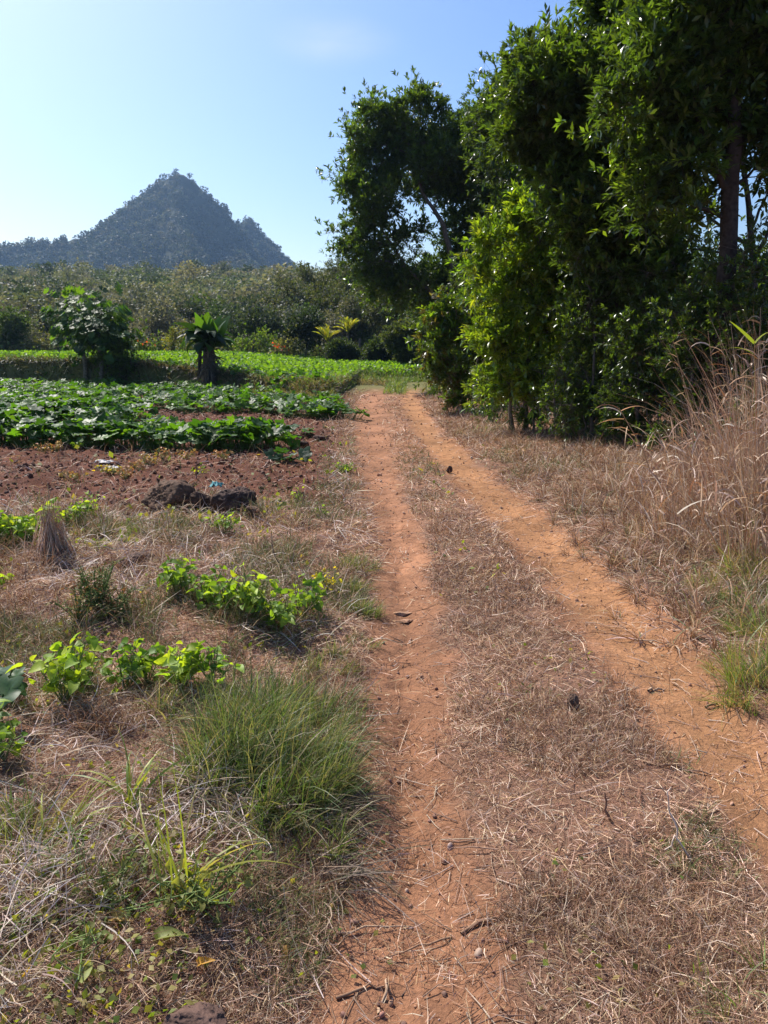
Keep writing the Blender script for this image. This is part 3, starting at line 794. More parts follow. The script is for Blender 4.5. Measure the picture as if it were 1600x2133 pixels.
# dead grass and weeds hanging on the bank face and along the foot of it
g = Geo()
N = 30000
x = rg.uniform(-22, .2, N); yb = np.interp(x, BKX, BKY)
y = yb + rg.uniform(-.6, 1.9, N) * (1 + .8 * rg.random(N)); keep = (x < -1.7) | (rg.random(N) < .3)
x, y = x[keep], y[keep]; n = len(x)
br = sstep(-13, -9, x)[:, None]
dry = tints(n, [(.16, .11, .075), (.10, .075, .05), (.22, .17, .12), (.08, .06, .04)], .3, rg)
wet = tints(n, [(.035, .055, .02), (.05, .07, .025), (.06, .06, .03)], .3, rg)
m = (rg.random((n, 1)) < (.25 + .6 * br)).astype(float)
blades(g, np.stack([x, y, hz_base(x, y) - .02], 1), rg.uniform(-2.6, -.5, n), rg.uniform(.3, 1.3, n), rg.uniform(.4, 2.2, n), rg.uniform(.15, .55, n), rg.uniform(.02, .04, n), dry * m + wet * (1 - m), K=3)
# rank grass at the right end of the bank and along the crest of the track
N = 90000
x = rg.uniform(-5, 4.2, N); y = rg.uniform(24, 50, N)
l = rutL(x, y); d = bank_d(x, y)
keep = (d > -.8 - .5 * rg.random(N)) & ((l < -1.6) | (y > 30)) & ((np.abs(l) > 1.6) | (y > 31.5)) & ~((x < -2.5) & (d > 2.4))
keep |= (y > 27) & (np.abs((rutL(x, y) + rutR(x, y))) < 2) & (rg.random(N) < .25)
x, y = x[keep], y[keep]; n = len(x)
blades(g, np.stack([x, y, hz_base(x, y)], 1), rg.uniform(0, 6.28, n), rg.uniform(.6, 1.5, n), rg.uniform(.2, 1.4, n), rg.uniform(.10, .34, n), rg.uniform(.015, .035, n),
       tints(n, [(.15, .21, .04), (.12, .16, .035), (.09, .14, .03), (.20, .17, .07), (.16, .20, .05)], .3, rg), K=3)
tag(g.build('bank_grass', M_grass), kind='stuff')

# ------------------------------------------------------------------ squash plants
def squash_plant(name, label, c, rad, n, h, lsize, seed, cols=None, group='squash plants of the field', spread=(1, .8)):
    rg = np.random.default_rng(seed)
    c = np.asarray(c, float)
    a = rg.uniform(0, 2 * np.pi, n); r = rad * np.sqrt(rg.random(n))
    x = c[0] + r * np.cos(a) * spread[0]; y = c[1] + r * np.sin(a) * spread[1]
    zb = hz(x, y)
    z = zb + h * rg.uniform(.5, 1.15, n) * (1 - .45 * (r / rad) ** 2)
    g, gs = Geo(), Geo()
    s = lsize * rg.uniform(.6, 1.25, n)
    col = tints(n, cols or [(.045, .10, .018), (.065, .14, .02), (.09, .17, .025), (.035, .085, .018)], .2, rg)
    tiltaz = rg.uniform(0, 2 * np.pi, n)
    ti = np.abs(rg.normal(.35, .38, n))
    nm = np.stack([np.cos(tiltaz) * np.sin(ti), np.sin(tiltaz) * np.sin(ti), np.cos(ti)], -1)
    ax = nrm(np.stack([np.cos(a + rg.normal(0, .9, n)), np.sin(a + rg.normal(0, .9, n)), rg.normal(-.1, .25, n)], -1))
    ax = nrm(ax - (ax * nm).sum(1, keepdims=True) * nm)
    k = rg.integers(0, 3, n)
    pos = np.stack([x, y, z], 1)
    for q in range(3):
        m = k == q
        if m.any():
            sc = np.stack([s[m], s[m] * rg.uniform(.85, 1.05, m.sum()), s[m] * rg.uniform(.5, 1.8, m.sum())], 1)
            inst(g, SQ[q], pos[m], frames(ax[m], nm[m]), sc, col[m])
    root = empty(name, (c[0], c[1], float(hz(c[0], c[1]))), label, 'squash plant', group)
    p0 = np.stack([x * .8 + c[0] * .2, y * .8 + c[1] * .2, zb], 1)
    sticks(gs, p0, pos - [0, 0, .01], .007, .005, (.10, .16, .04), 4, bow=np.array([0, 0, .04]))
    sticks(gs, np.tile([c[0], c[1], float(hz(c[0], c[1])) + .01], (n, 1)), p0, .006, .006, (.12, .16, .05), 3, bow=np.array([0, 0, .03]))
    g.build('leaves', M_squash, root, root.location)
    gs.build('stem', M_plain, root, root.location)
    return root
rg = np.random.default_rng(103)
k = 0
LAB_SQ = 'big-leaved green squash plant spreading among its neighbours in the squash field'
spots = []
for px in range(-60, 600, 42): spots.append((px, 925 + px * .025, .62, 60, .46, 'front'))
for px in range(-50, 640, 46): spots.append((px, 893 + px * .012 + 10 * (px > 300), .7 - .15 * (px > 300), 55 - 15 * (px > 300), .46 - .22 * (px > 300), 'front2'))
for px in range(-60, 260, 52): spots.append((px, 868, .75, 50, .42, 'front3'))
for px in range(-60, 730, 38): spots.append((px, 852 + max(0, px - 300) * .05, .85, 52, .38, 'back'))
for px in range(-60, 690, 42): spots.append((px, 836 + max(0, px - 300) * .04, .95, 52, .36, 'back'))
for px in range(-60, 650, 44): spots.append((px, 823, 1.1, 52, .36, 'back'))
for px in range(-60, 620, 44): spots.append((px, 812 + px * .006, 1.3, 56, .36, 'back'))
for px in range(-40, 560, 46): spots.append((px, 806 + px * .01, 1.4, 50, .34, 'back'))
for px, py, rad, n, h, row in spots:
    if rg.random() < (.10 if 'front' in row else .16): continue
    if row == 'front' and px > 560: continue
    x, y = flat(px + rg.uniform(-14, 14), py + rg.uniform(-3, 3))
    sparse = (row == 'front2' and px > 520)
    squash_plant('squash_plant', LAB_SQ, (x, y, 0), rad, int(n * (.5 if sparse else 1)), h * rg.uniform(.85, 1.1), .215 * rg.uniform(.85, 1.2), 200 + k)
    k += 1
squash_plant('squash_plant', 'lone squash plant with yellow-green leaves at the track end of the field', (*flat(570, 935), 0), .45, 14, .36, .25, 390, [(.08, .16, .02), (.05, .12, .02)], None)
squash_plant('squash_plant', 'small dark low squash plant on bare red soil nearest the track', (*flat(605, 968), 0), .26, 9, .18, .21, 391, [(.02, .05, .022), (.03, .07, .025)], None)
squash_plant('squash_plant', 'squash plant with pale-veined leaves cut by the left edge near the straw heap', (*flat(-30, 1550), 0), .3, 9, .2, .15, 392, [(.05, .11, .05), (.04, .09, .03)], None)

# ------------------------------------------------------------------ papaya, banana and the trees of the far hedge line
def leafy_mass(name, label, base, blobs, cols, leaf, trunks, seed, dens=26, tmpl=LEAF_R, mat=None, cat='tree', group=None, bark=(.12, .10, .08), clus=.3, per=8, droop=0, sub=9):
    return make_tree(name, label, base, trunks, blobs, cols, leaf=leaf, per=per, dens=dens, sub=sub, tmpl=tmpl, mat=mat or M_leaf, clus=clus, seed=seed, cat=cat, group=group, bark=bark, droop=droop)
def papaya(name, label, b, top, r, seed):
    """straight trunk, a head of long-stalked hanging lobed leaves"""
    rg = np.random.default_rng(seed)
    root = empty(name, b, label, 'papaya tree')
    gt, gl, gp = Geo(), Geo(), Geo()
    tube(gt, curve_pts(b, top, 9, .03, rg), np.linspace(.10, .055, 9), np.array([.2, .17, .13]), 8, .1)
    n = 100
    a = rg.uniform(0, 2 * np.pi, n); e = rg.uniform(-.75, .9, n); L = r * rg.uniform(.4, 1.35, n)
    st = top - np.array([0, 0, 1.]) * rg.uniform(.1, 1.0, (n, 1))
    en = st + np.stack([np.cos(a) * np.cos(e), np.sin(a) * np.cos(e), np.sin(e)], -1) * L[:, None]
    sticks(gp, st, en, .012, .007, (.10, .14, .05), 4, bow=np.array([0, 0, .1]))
    T = squash_tmpl(9, 7)
    for j in range(4):
        nm = nrm(np.stack([np.cos(a), np.sin(a), .6 + 0 * a], -1) + rg.normal(size=(n, 3)) * .35)
        ax = nrm(np.stack([np.cos(a + rg.normal(0, .5, n)), np.sin(a), -.9 + 0 * a], -1) + rg.normal(size=(n, 3)) * .25)
        inst(gl, T, en + rg.normal(size=(n, 3)) * .12, frames(ax, nm), rg.uniform(.22, .40, n), tints(n, [(.05, .11, .02), (.08, .15, .03), (.035, .08, .02)], .25, rg))
    gt.build('trunk', M_bark, root, b); gp.build('leaf_stalk', M_plain, root, b); gl.build('crown', M_leaf, root, b)
    return root
def gnd(px, py): return G(px, py)
b = gnd(180, 806); papaya('papaya_tree', 'left papaya tree of the pair, slim pale trunk and drooping lobed leaves', b, P(172, 645, b[1]), 1.15, 301)
b = gnd(212, 808); papaya('papaya_tree', 'right papaya tree of the pair, thicker trunk hidden by dark foliage', b, P(205, 650, b[1]), 1.1, 302)
b = gnd(262, 806); Y = b[1]
leafy_mass('bushy_tree', 'low dark bushy tree leaning against the pair of papaya trees', b, blobp([(245, 700, 30, 0, 1), (275, 705, 22, 0, .9), (240, 740, 34, 0, 1), (205, 735, 26, .3, .8), (272, 745, 22, 0, .9), (250, 775, 24, 0, .8), (225, 780, 20, 0, .7)], Y),
           DARK + MID, .16, [([b, P(250, 760, Y), P(245, 690, Y)], .06, .02), ([b, P(275, 740, Y)], .04, .02)], 303)
# banana plant with a skirt of dead leaves
def banana(b, seed):
    rg = np.random.default_rng(seed)
    Y = b[1]
    root = empty('banana_plant', b, 'stout banana plant with a ragged brown trunk and a head of torn upright leaves', 'banana plant')
    gt, gl, gd = Geo(), Geo(), Geo()
    tube(gt, np.array([b, P(436, 760, Y), P(434, 715, Y), P(432, 690, Y)]), np.array([.40, .24, .17, .10]), np.array([.10, .075, .055]), 12, .25)
    tube(gt, np.array([P(415, 800, Y), P(416, 745, Y), P(420, 700, Y)]), np.array([.09, .07, .05]), np.array([.06, .05, .035]), 8, .2)
    top = P(432, 716, Y)
    n = 34
    az = rg.uniform(0, 2 * np.pi, n)
    blades(gl, np.tile(top, (n, 1)) + rg.normal(size=(n, 3)) * [.1, .1, .12], az, rg.uniform(.4, 1.1, n), rg.uniform(1.2, 2.6, n), rg.uniform(1.0, 1.7, n), rg.uniform(.32, .5, n),
           tints(n, [(.03, .06, .02), (.04, .09, .02), (.02, .045, .015)], .25, rg), K=7, roll=rg.uniform(-.8, .8, n), fat=.6)
    m = 12
    blades(gl, np.tile(top, (m, 1)) + rg.normal(size=(m, 3)) * [.1, .1, .1], rg.uniform(0, 6.28, m), rg.uniform(1.0, 1.5, m), rg.uniform(.1, .9, m), rg.uniform(.9, 1.3, m), rg.uniform(.34, .5, m), tints(m, [(.04, .09, .02), (.06, .12, .025), (.08, .16, .03)], .2, rg), K=7, roll=rg.uniform(-1.2, 1.2, m), fat=.6)
    for p, q in (((400, 705), (372, 672)), ((405, 725), (372, 712)), ((455, 720), (490, 690)), ((455, 700), (480, 676))):
        A, B = P(*p, Y), P(*q, Y)
        d = B - A
        blades(gl, np.array([top]), np.array([math.atan2(rg.normal(0, .4), d[0])]), np.array([.55]), np.array([1.1]), np.array([1.15]), np.array([.3]), np.array([.05, .10, .03]), K=7, roll=np.array([.3]), fat=.6)
    n = 130
    a = rg.uniform(0, 2 * np.pi, n); h = rg.uniform(.1, .95, n)
    p = b + (top - b) * h[:, None] + np.stack([np.cos(a), np.sin(a), 0 * a], -1) * (.38 - .2 * h)[:, None]
    blades(gd, p, a, rg.uniform(-1.2, .2, n), rg.uniform(.4, 1.2, n), rg.uniform(.25, .6, n), rg.uniform(.04, .1, n), tints(n, [(.11, .08, .055), (.07, .055, .04), (.16, .12, .08)], .3, rg), K=4)
    gt.build('trunk', M_bark, root, b); gl.build('crown', M_squash, root, b); gd.build('dead_leaves', M_straw, root, b)
banana(gnd(440, 812), 305)

def pedge(px, Y): return np.array([P(px, 900, Y)[0], Y, float(hz(P(px, 900, Y)[0], Y))])
YL = 57.0
line = [
 ('bushy_tree', 'dark blue-green tree rising from the hedge line at the left edge', 20, YL, [(15, 665, 24), (35, 690, 26), (5, 700, 26), (30, 715, 18)], DARK, 'tree'),
 ('bushy_tree', 'pale yellowish shrub in the hedge line left of the papaya trees', 95, YL - 1, [(80, 715, 14), (105, 712, 14), (60, 722, 10), (120, 720, 12)], [(.10, .11, .05), (.13, .13, .05)], 'shrub'),
 ('bushy_tree', 'yellow-green slim shrub just left of the banana plant', 365, YL - 2, [(365, 690, 10), (372, 702, 13), (352, 712, 13), (365, 724, 10)], [(.16, .17, .03), (.20, .18, .04), (.10, .13, .03)], 'shrub'),
 ('bushy_tree', 'rounded green shrub between the papaya trees and the banana plant', 330, YL, [(320, 716, 14), (345, 722, 12), (300, 722, 10)], MID + WOOD[:1], 'shrub'),
 ('bushy_tree', 'bright green bush in the hedge line right of the banana plant', 530, YL - 2, [(515, 715, 18), (545, 712, 20), (500, 722, 14), (560, 722, 14)], BRIGHT + MID, 'shrub'),
 ('bushy_tree', 'dark spreading tree behind the bright green bush', 545, YL + 3, [(520, 680, 22), (560, 672, 24), (540, 700, 22), (585, 690, 18), (495, 700, 16)], DARK + MID[:1], 'tree'),
 ('bushy_tree', 'tall dark round-headed tree on a short trunk in the hedge line', 640, YL - 3, [(625, 680, 24), (650, 672, 22), (640, 700, 24), (660, 690, 18), (612, 700, 18)], [(.018, .03, .012), (.024, .04, .014)], 'tree'),
 ('bushy_tree', 'pale feathery shrub with a hint of red left of the dark round tree', 600, YL - 4, [(598, 722, 12), (612, 714, 11), (588, 728, 8)], [(.16, .16, .08), (.12, .13, .06)], 'shrub'),
 ('clipped_bush', 'dark dome-shaped bush on the field edge below the yellow palms', 712, 50, [(698, 734, 19), (726, 736, 19), (711, 728, 20), (711, 748, 20)], [(.03, .05, .018), (.045, .065, .022)], 'bush'),
 ('clipped_bush', 'low dark bush between the two dome-shaped ones', 750, 51, [(748, 746, 14), (766, 744, 15)], [(.03, .05, .018), (.05, .07, .025)], 'bush'),
 ('clipped_bush', 'broad dark bush at the right end of the crop field', 800, 48, [(788, 736, 24), (814, 732, 24), (800, 750, 22), (778, 748, 18)], [(.03, .05, .018), (.04, .06, .02)], 'bush'),
 ('clipped_bush', 'large rounded grey-green bush arching over the bend of the track', 852, 42, [(845, 700, 24), (868, 712, 28), (830, 706, 20), (870, 745, 26), (850, 735, 20), (815, 712, 14)], [(.06, .085, .035), (.05, .07, .03), (.08, .10, .04)], 'bush'),
 ('bushy_tree', 'mid-green leafy bush climbing behind the large rounded bush', 905, 46, [(880, 660, 34), (905, 690, 30), (870, 640, 26), (920, 720, 26), (940, 660, 30)], MID + [(.09, .09, .03)], 'shrub'),
]
for i, (nm_, lab, px, Y, lst, cols, cat) in enumerate(line):
    b = pedge(px, Y)
    make_tree(nm_, lab, b, [([b, P(px, 705, Y), P(px, lst[0][1], Y)], .09, .03)], blobp([(a, c, r, 0, 1) for a, c, r in lst], Y), cols, leaf=.22 if cat == 'tree' else .17, per=8 if cat == 'bush' else 7, dens=34 if cat == 'bush' else 20, sub=44 if cat == 'bush' else 10, clus=.17 if cat == 'bush' else .36, shell=.75 if cat == 'bush' else .5,
              mat=M_leaf, seed=400 + i, cat=cat, twig=False, tmpl=LEAF_R)
# tall grey trees where the hillside meets the open tree
rg = np.random.default_rng(410)
for i, (px, py, r, Y) in enumerate([(660, 590, 34, 75), (700, 570, 30, 80), (735, 600, 36, 70), (770, 630, 40, 64), (690, 630, 34, 66), (810, 650, 40, 60), (840, 620, 40, 58), (780, 580, 30, 78), (620, 620, 34, 72), (570, 640, 30, 70), (730, 660, 34, 62), (860, 590, 40, 56), (810, 600, 36, 66)]):
    b = pedge(px, Y)
    make_tree('woodland_tree', 'grey-green woodland tree at the foot of the wooded slope near the bend', b, [([b, P(px, py + r, Y), P(px, py, Y)], .12, .03)],
              blobp([(px + rg.uniform(-r, r) * .8, py + rg.uniform(-r, r) * .9, r * rg.uniform(.45, .7), rg.uniform(-1, 1), 1) for _ in range(7)], Y),
              [(.05, .065, .03), (.075, .08, .045), (.04, .055, .025)], leaf=.24, per=6, dens=16, sub=6, clus=.5, mat=M_leaf, seed=420 + i, twig=False, group='woodland trees at the foot of the slope')
# small front-row trees of the slope
tmI = []
for q in range(5):
    V, F, C = tree_tmpl(900, .036, rg)
    me = None
    tmI.append((V, F, C))
src = []
for q, (V, F, C) in enumerate(tmI):
    col = WOOD[q] if q < 4 else DARK[2]
    gq = Geo(); gq.add(V, F, C * np.array(col) * .9)
    o = gq.build('slope_tree', M_far)
    tag(o, ['brownish', 'olive', 'tawny', 'dark green', 'blackish green'][q] + ' small open-crowned tree in the front row of the wooded slope', 'tree', 'front-row trees of the wooded slope')
    src.append(o)
for i in range(54):
    Y = rg.uniform(59, 68); px = -60 + i * 15.5 + rg.uniform(-8, 8)
    q = rg.integers(0, 5)
    o = src[q] if q >= 0 and 'used' not in src[q] else src[q].copy()
    if 'used' in src[q]:
        if 'used' in o: del o['used']
        COL.objects.link(o)
    src[q]['used'] = 1
    h = rg.uniform(2.6, 4.6)
    b = pedge(px, Y); o.location = b - np.array([0, 0, .05]); o.scale = (h * rg.uniform(.9, 1.2), h, h); o.rotation_euler = (0, 0, rg.uniform(0, 6.28))
for o in src:
    if 'used' in o: del o['used']
# undergrowth along the far edge of the crop field
g = Geo()
n = 16000
x = rg.uniform(-36, 8, n); y = rg.uniform(55.5, 64, n)
z = hz_base(x, y) + rg.uniform(0, 1, n) ** 1.5 * 1.1 * (.4 + fbm(x * .6, y * .6, 3, 15))
inst(g, LEAF_Q, np.stack([x, y, z], 1), frames(nrm(rg.normal(size=(n, 3))), nrm(rg.normal(size=(n, 3)) + [0, 0, .8])), rg.uniform(.12, .3, n), tints(n, [(.09, .11, .04), (.12, .11, .06), (.06, .09, .03), (.13, .15, .05)], .3, rg))
tag(g.build('undergrowth', M_far), kind='stuff')
# young palms with yellow fronds
def palm(b, top, label, seed, L):
    rg = np.random.default_rng(seed)
    root = empty('young_palm', b, label, 'palm')
    gt, gl = Geo(), Geo()
    tube(gt, np.array([b, (b + top) / 2, top]), np.array([.12, .1, .06]), np.array([.12, .09, .06]), 8, .1)
    n = 13
    for i in range(n):
        a = 2 * np.pi * i / n + rg.uniform(-.2, .2); e = rg.uniform(1.0, 1.5); bd = rg.uniform(.3, 1.1)
        m = 12; s = np.linspace(.15, 1, m)
        el = e - bd * s; pts = [top]
        for j in range(m): pts.append(pts[-1] + np.array([math.cos(a) * math.cos(el[j]), math.sin(a) * math.cos(el[j]), math.sin(el[j])]) * L / m)
        pts = np.array(pts)
        sticks(gl, pts[:-1], pts[1:], .012, .01, (.25, .24, .05), 3)
        for sgn in (1, -1):
            q = len(pts) - 1
            blades(gl, pts[1:], np.full(q, a + sgn * .8), el + .15, np.full(q, .7), L * .33 * np.sin(np.linspace(.5, 2.6, q)) + .08, np.full(q, .06), tints(q, [(.24, .25, .04), (.30, .26, .05), (.15, .2, .04)], .2, rg), K=2)
    gt.build('trunk', M_bark, root, b); gl.build('crown', M_leaf, root, b)
b = pedge(682, 52); palm(b, P(682, 712, 52), 'yellow-green young palm left of its pair, above the dome-shaped bush', 430, 1.1)
b = pedge(725, 53); palm(b, P(725, 694, 53), 'taller yellow young palm of the pair, behind the dome-shaped bush', 431, 1.1)
# red flowering plants
def flower_bush(px, Y, py, label, seed):
    rg = np.random.default_rng(seed); b = pedge(px, Y); root = empty('flowering_shrub', b, label, 'shrub')
    gs, gf = Geo(), Geo()
    c = P(px, py, Y); n = 260
    p = c + rg.normal(size=(n, 3)) * [.35, .3, .25]
    inst(gs, LEAF_Q, p, frames(nrm(rg.normal(size=(n, 3))), nrm(rg.normal(size=(n, 3)) + [0, 0, 1])), rg.uniform(.1, .2, n), tints(n, MID + WOOD[:2], .2, rg))
    sticks(gs, np.tile(b, (8, 1)), p[:8], .02, .01, (.1, .08, .05))
    n = 26; p = c + rg.normal(size=(n, 3)) * [.25, .25, .15] + [0, -.3, .2]
    inst(gf, LEAF_Q, p, frames(nrm(rg.normal(size=(n, 3))), nrm(rg.normal(size=(n, 3)) + [0, 0, 1])), rg.uniform(.1, .16, n), tints(n, [(.6, .06, .03), (.5, .09, .07)], .2, rg))
    gs.build('foliage', M_leaf, root, b); gf.build('flower', M_leaf, root, b)
flower_bush(306, YL - 3, 722, 'small shrub with red flowers on the field edge right of the papaya trees', 440)
flower_bush(582, YL - 3.5, 729, 'small shrub with red flowers on the field edge near the dark round tree', 441)

# ------------------------------------------------------------------ straw litter, dry verge and ground weeds (uncountable)
def polar(n, r0, r1, rg, half=.66, p=1.0):
    half = half * 1.35; n = int(n * 1.3)
    r = r0 * (r1 / r0) ** (rg.random(n) ** p); a = rg.uniform(-half, half, n)
    return r * np.sin(a), r * np.cos(a), r
STRAW = [(.43, .275, .175), (.33, .19, .122), (.51, .35, .235), (.24, .13, .08), (.68, .53, .40), (.155, .085, .055), (.38, .26, .14), (.30, .165, .10)]
rg = np.random.default_rng(500)
def litter_dens(x, y):
    l, r = np.abs(rutL(x, y)), np.abs(rutR(x, y))
    nz = (fbm(x * 3, y * 2, 5, 91) - .5) * 2.2
    m = np.minimum(l, r)
    d = sstep(.5, 1.45, m + nz * .6) ** 1.3
    d = d * (.19 + .6 * sstep(.34, .68, fbm(x * 1.9, y * 1.5, 4, 57)) * (.45 + .55 * sstep(.4, .6, fbm(x * 6, y * 6, 3, 87))))
    d = np.maximum(d, .03 + .08 * sstep(.5, .7, fbm(x * 5, y * 5, 3, 97)))
    d = d * (1 - .88 * soil(x, y))
    d = d * (1 - .7 * sstep(8, 13, y) * sstep(-.6, .2, rutL(x, y)) * sstep(.8, 0, rutR(x, y)))
    d = d * (1 - .8 * sstep(27, 29, y) )
    xl = np.interp(y, LY, LX)
    return d
g = Geo()
x, y, r = polar(1250000, 1.25, 30, rg, .62, .86)
k = rg.random(len(x)) < litter_dens(x, y)
x, y, r = x[k], y[k], r[k]; n = len(x)
lod = np.maximum(1, r / 2.6) ** .85
base = np.stack([x, y, hz(x, y) + rg.uniform(-.004, .022, n)], 1)
patch = fbm(x * 1.3, y * 1.3, 3, 58)[:, None]
col = tints(n, STRAW, .3, rg) * (.6 + 1.0 * patch)
short = rg.random(n) < .6
L = np.where(short, rg.uniform(.012, .04, n), rg.uniform(.04, .06, n) + .09 * rg.random(n) ** 2) * lod ** .6
blades(g, base, rg.uniform(0, 6.28, n), rg.normal(.12, .28, n), rg.normal(.3, .5, n), L, rg.uniform(.0014, .0031, n) * lod, col, K=2, curl=rg.normal(0, .32, n))
tag(g.build('straw_litter', M_straw), kind='stuff')
print('litter', n)

# short standing dead grass, everywhere off the ruts
g = Geo()
x, y, r = polar(420000, 1.3, 26, rg, .62, .85)
m = np.minimum(np.abs(rutL(x, y)), np.abs(rutR(x, y)))
cl = fbm(x * 3.1, y * 3.1, 3, 59)
k = (rg.random(len(x)) < (1 - .7 * sstep(8, 13, y) * ((rutL(x, y) > 0) & (rutR(x, y) < 0))) * sstep(1.0, 1.5, m + (cl - .5)) * sstep(.42, .62, cl) * (1 - .93 * soil(x, y)) * sstep(27, 24, y))
x, y, r = x[k], y[k], r[k]; n = len(x)
lod = np.maximum(1, r / 2.6) ** .8
cm = (rutL(x, y) > 0) & (rutR(x, y) < 0)
side = sstep(0, .6, np.maximum(x - np.interp(y, RY, RX) - .2, np.interp(y, LY, LX) - x - .2))
L = rg.uniform(.03, .09, n) * (1 + 1.1 * side) * (.6 + .9 * fbm(x * 1.4, y * 1.4, 3, 95)) * lod ** .35
grn = (fbm(x * 1.1 + 4, y * 1.1, 3, 61) + .12 * side * (x < 0) > .57)[:, None] & (rg.random((n, 1)) < .6)
col = np.where(grn, tints(n, [(.13, .17, .05), (.17, .19, .06), (.10, .13, .04)], .2, rg), tints(n, STRAW, .25, rg) * .85)
blades(g, np.stack([x, y, hz(x, y) - .005], 1), rg.uniform(0, 6.28, n), rg.normal(.95, .4, n), rg.uniform(.1, 1.6, n), L, rg.uniform(.0016, .0032, n) * lod, col, K=3, curl=rg.normal(0, .5, n))
tag(g.build('dry_short_grass', M_straw), kind='stuff')
print('short grass', n)

# tangle of longer pale dead stems over the left verge
g = Geo()
x, y, r = polar(90000, 1.3, 12, rg, .6, .8)
xl = np.interp(y, LY, LX); xr = np.interp(y, RY, RX)
w_ = np.maximum(sstep(.15, .7, xl - x), .8 * sstep(.3, 1.2, x - xr - .3)) * sstep(.42, .66, fbm(x * 1.5 + 20, y * 1.5, 3, 66)) * (1 - .95 * soil(x, y))
k = rg.random(len(x)) < w_ * .9
x, y, r = x[k], y[k], r[k]; n = len(x); lod = np.maximum(1, r / 2.8) ** .8
blades(g, np.stack([x, y, hz(x, y) + rg.uniform(0, .05, n)], 1), rg.uniform(0, 6.28, n), rg.normal(.3, .4, n), rg.normal(.7, .6, n), rg.uniform(.08, .26, n), rg.uniform(.002, .004, n) * lod,
       tints(n, [(.55, .44, .37), (.70, .60, .54), (.38, .27, .21), (.24, .16, .12), (.60, .47, .33)], .25, rg), K=4, curl=rg.normal(0, .6, n))
tag(g.build('dead_stem_tangle', M_straw), kind='stuff')

# creeping green leaves in patches
g = Geo()
x, y, r = polar(120000, 1.3, 16, rg, .6, .8)
m = np.minimum(np.abs(rutL(x, y)), np.abs(rutR(x, y)))
xl = np.interp(y, LY, LX)
cl = fbm(x * 1.7 + 9, y * 1.7, 4, 63)
left = sstep(.2, .9, xl - x)
want = sstep(.60, .72, cl + .13 * left) * (.12 + .88 * left) * sstep(.9, 1.5, m)
want = np.maximum(want, .95 * np.exp(-((x + .72) / .4) ** 2 - ((y - 2.2) / .45) ** 2))
want = np.maximum(want, .5 * np.exp(-((x + 1.15) / .55) ** 2 - ((y - 2.1) / .45) ** 2))
k = rg.random(len(x)) < want * (1 - .95 * soil(x, y)) * .3
x, y, r = x[k], y[k], r[k]; n = len(x)
lod = np.maximum(1, r / 3)
pos = np.stack([x, y, hz(x, y) + rg.uniform(.0, .05, n)], 1)
inst(g, LEAF_R, pos, frames(nrm(rg.normal(size=(n, 3)) + [0, 0, .1]), nrm(rg.normal(size=(n, 3)) * .5 + [0, 0, 1])), np.stack([rg.uniform(.02, .04, n) * lod * 1.6, rg.uniform(.015, .032, n) * lod, rg.uniform(.015, .03, n)], 1),
     tints(n, [(.10, .14, .03), (.16, .19, .045), (.22, .21, .06), (.28, .23, .09), (.20, .24, .05)], .25, rg))
tag(g.build('creeping_weeds', M_leaf), kind='stuff')

# clods and crumbs of soil
g = Geo()
def lump_tmpl(rg, sub=1):
    V = []; F = []
    t = (1 + 5 ** .5) / 2
    V = nrm(np.array([[-1, t, 0], [1, t, 0], [-1, -t, 0], [1, -t, 0], [0, -1, t], [0, 1, t], [0, -1, -t], [0, 1, -t], [t, 0, -1], [t, 0, 1], [-t, 0, -1], [-t, 0, 1]], float))
    F = [[0, 11, 5], [0, 5, 1], [0, 1, 7], [0, 7, 10], [0, 10, 11], [1, 5, 9], [5, 11, 4], [11, 10, 2], [10, 7, 6], [7, 1, 8], [3, 9, 4], [3, 4, 2], [3, 2, 6], [3, 6, 8], [3, 8, 9], [4, 9, 5], [2, 4, 11], [6, 2, 10], [8, 6, 7], [9, 8, 1]]
    V = list(map(tuple, V))
    for _ in range(sub):
        cache = {}; nf = []
        def mid(a, b):
            kk = (min(a, b), max(a, b))
            if kk not in cache:
                p = np.array(V[a]) + np.array(V[b]); V.append(tuple(p / np.linalg.norm(p))); cache[kk] = len(V) - 1
            return cache[kk]
        for a, b, c in F:
            ab, bc, ca = mid(a, b), mid(b, c), mid(c, a); nf += [[a, ab, ca], [b, bc, ab], [c, ca, bc], [ab, bc, ca]]
        F = nf
    V = np.array(V)
    dirs = nrm(rg.normal(size=(9, 3))); amp = rg.uniform(-.25, .25, 9)
    f = 1 + (np.tanh(3 * (V @ dirs.T)) * amp).sum(1) * .5
    # flat facets, as broken stone has
    for dd in nrm(rg.normal(size=(6, 3))):
        h = rg.uniform(.55, .85); pr = (V * f[:, None]) @ dd
        f = np.where(pr > h, f * h / pr, f)
    V = V * f[:, None]
    V = V + rg.normal(size=V.shape) * (.02 if sub > 1 else .05)
    return V, np.array(F)
x, y, r = polar(42000, 1.3, 27, rg, .62, .8)
so_ = soil(x, y)
rm = rutmask(x, y)
k = rg.random(len(x)) < (.06 + .9 * so_ + .10 * rm)
x, y, r, so_, rm = x[k], y[k], r[k], so_[k], rm[k]; n = len(x)
s = rg.uniform(.0015, .0048, n) * np.maximum(1, r / 3) + so_ * rg.uniform(0, 1, n) ** 4 * .028
col = tints(n, [(.30, .15, .085), (.36, .19, .11), (.25, .13, .08)], .2, rg) * (1 - so_[:, None]) + tints(n, [(.13, .050, .030), (.165, .07, .042), (.10, .040, .024)], .2, rg) * so_[:, None]
inst(g, lump_tmpl(rg, 0), np.stack([x, y, hz(x, y) + s * .3], 1), frames(nrm(rg.normal(size=(n, 3))), nrm(rg.normal(size=(n, 3)))), np.stack([s * rg.uniform(.7, 1.4, n), s, s * .7], 1), col)
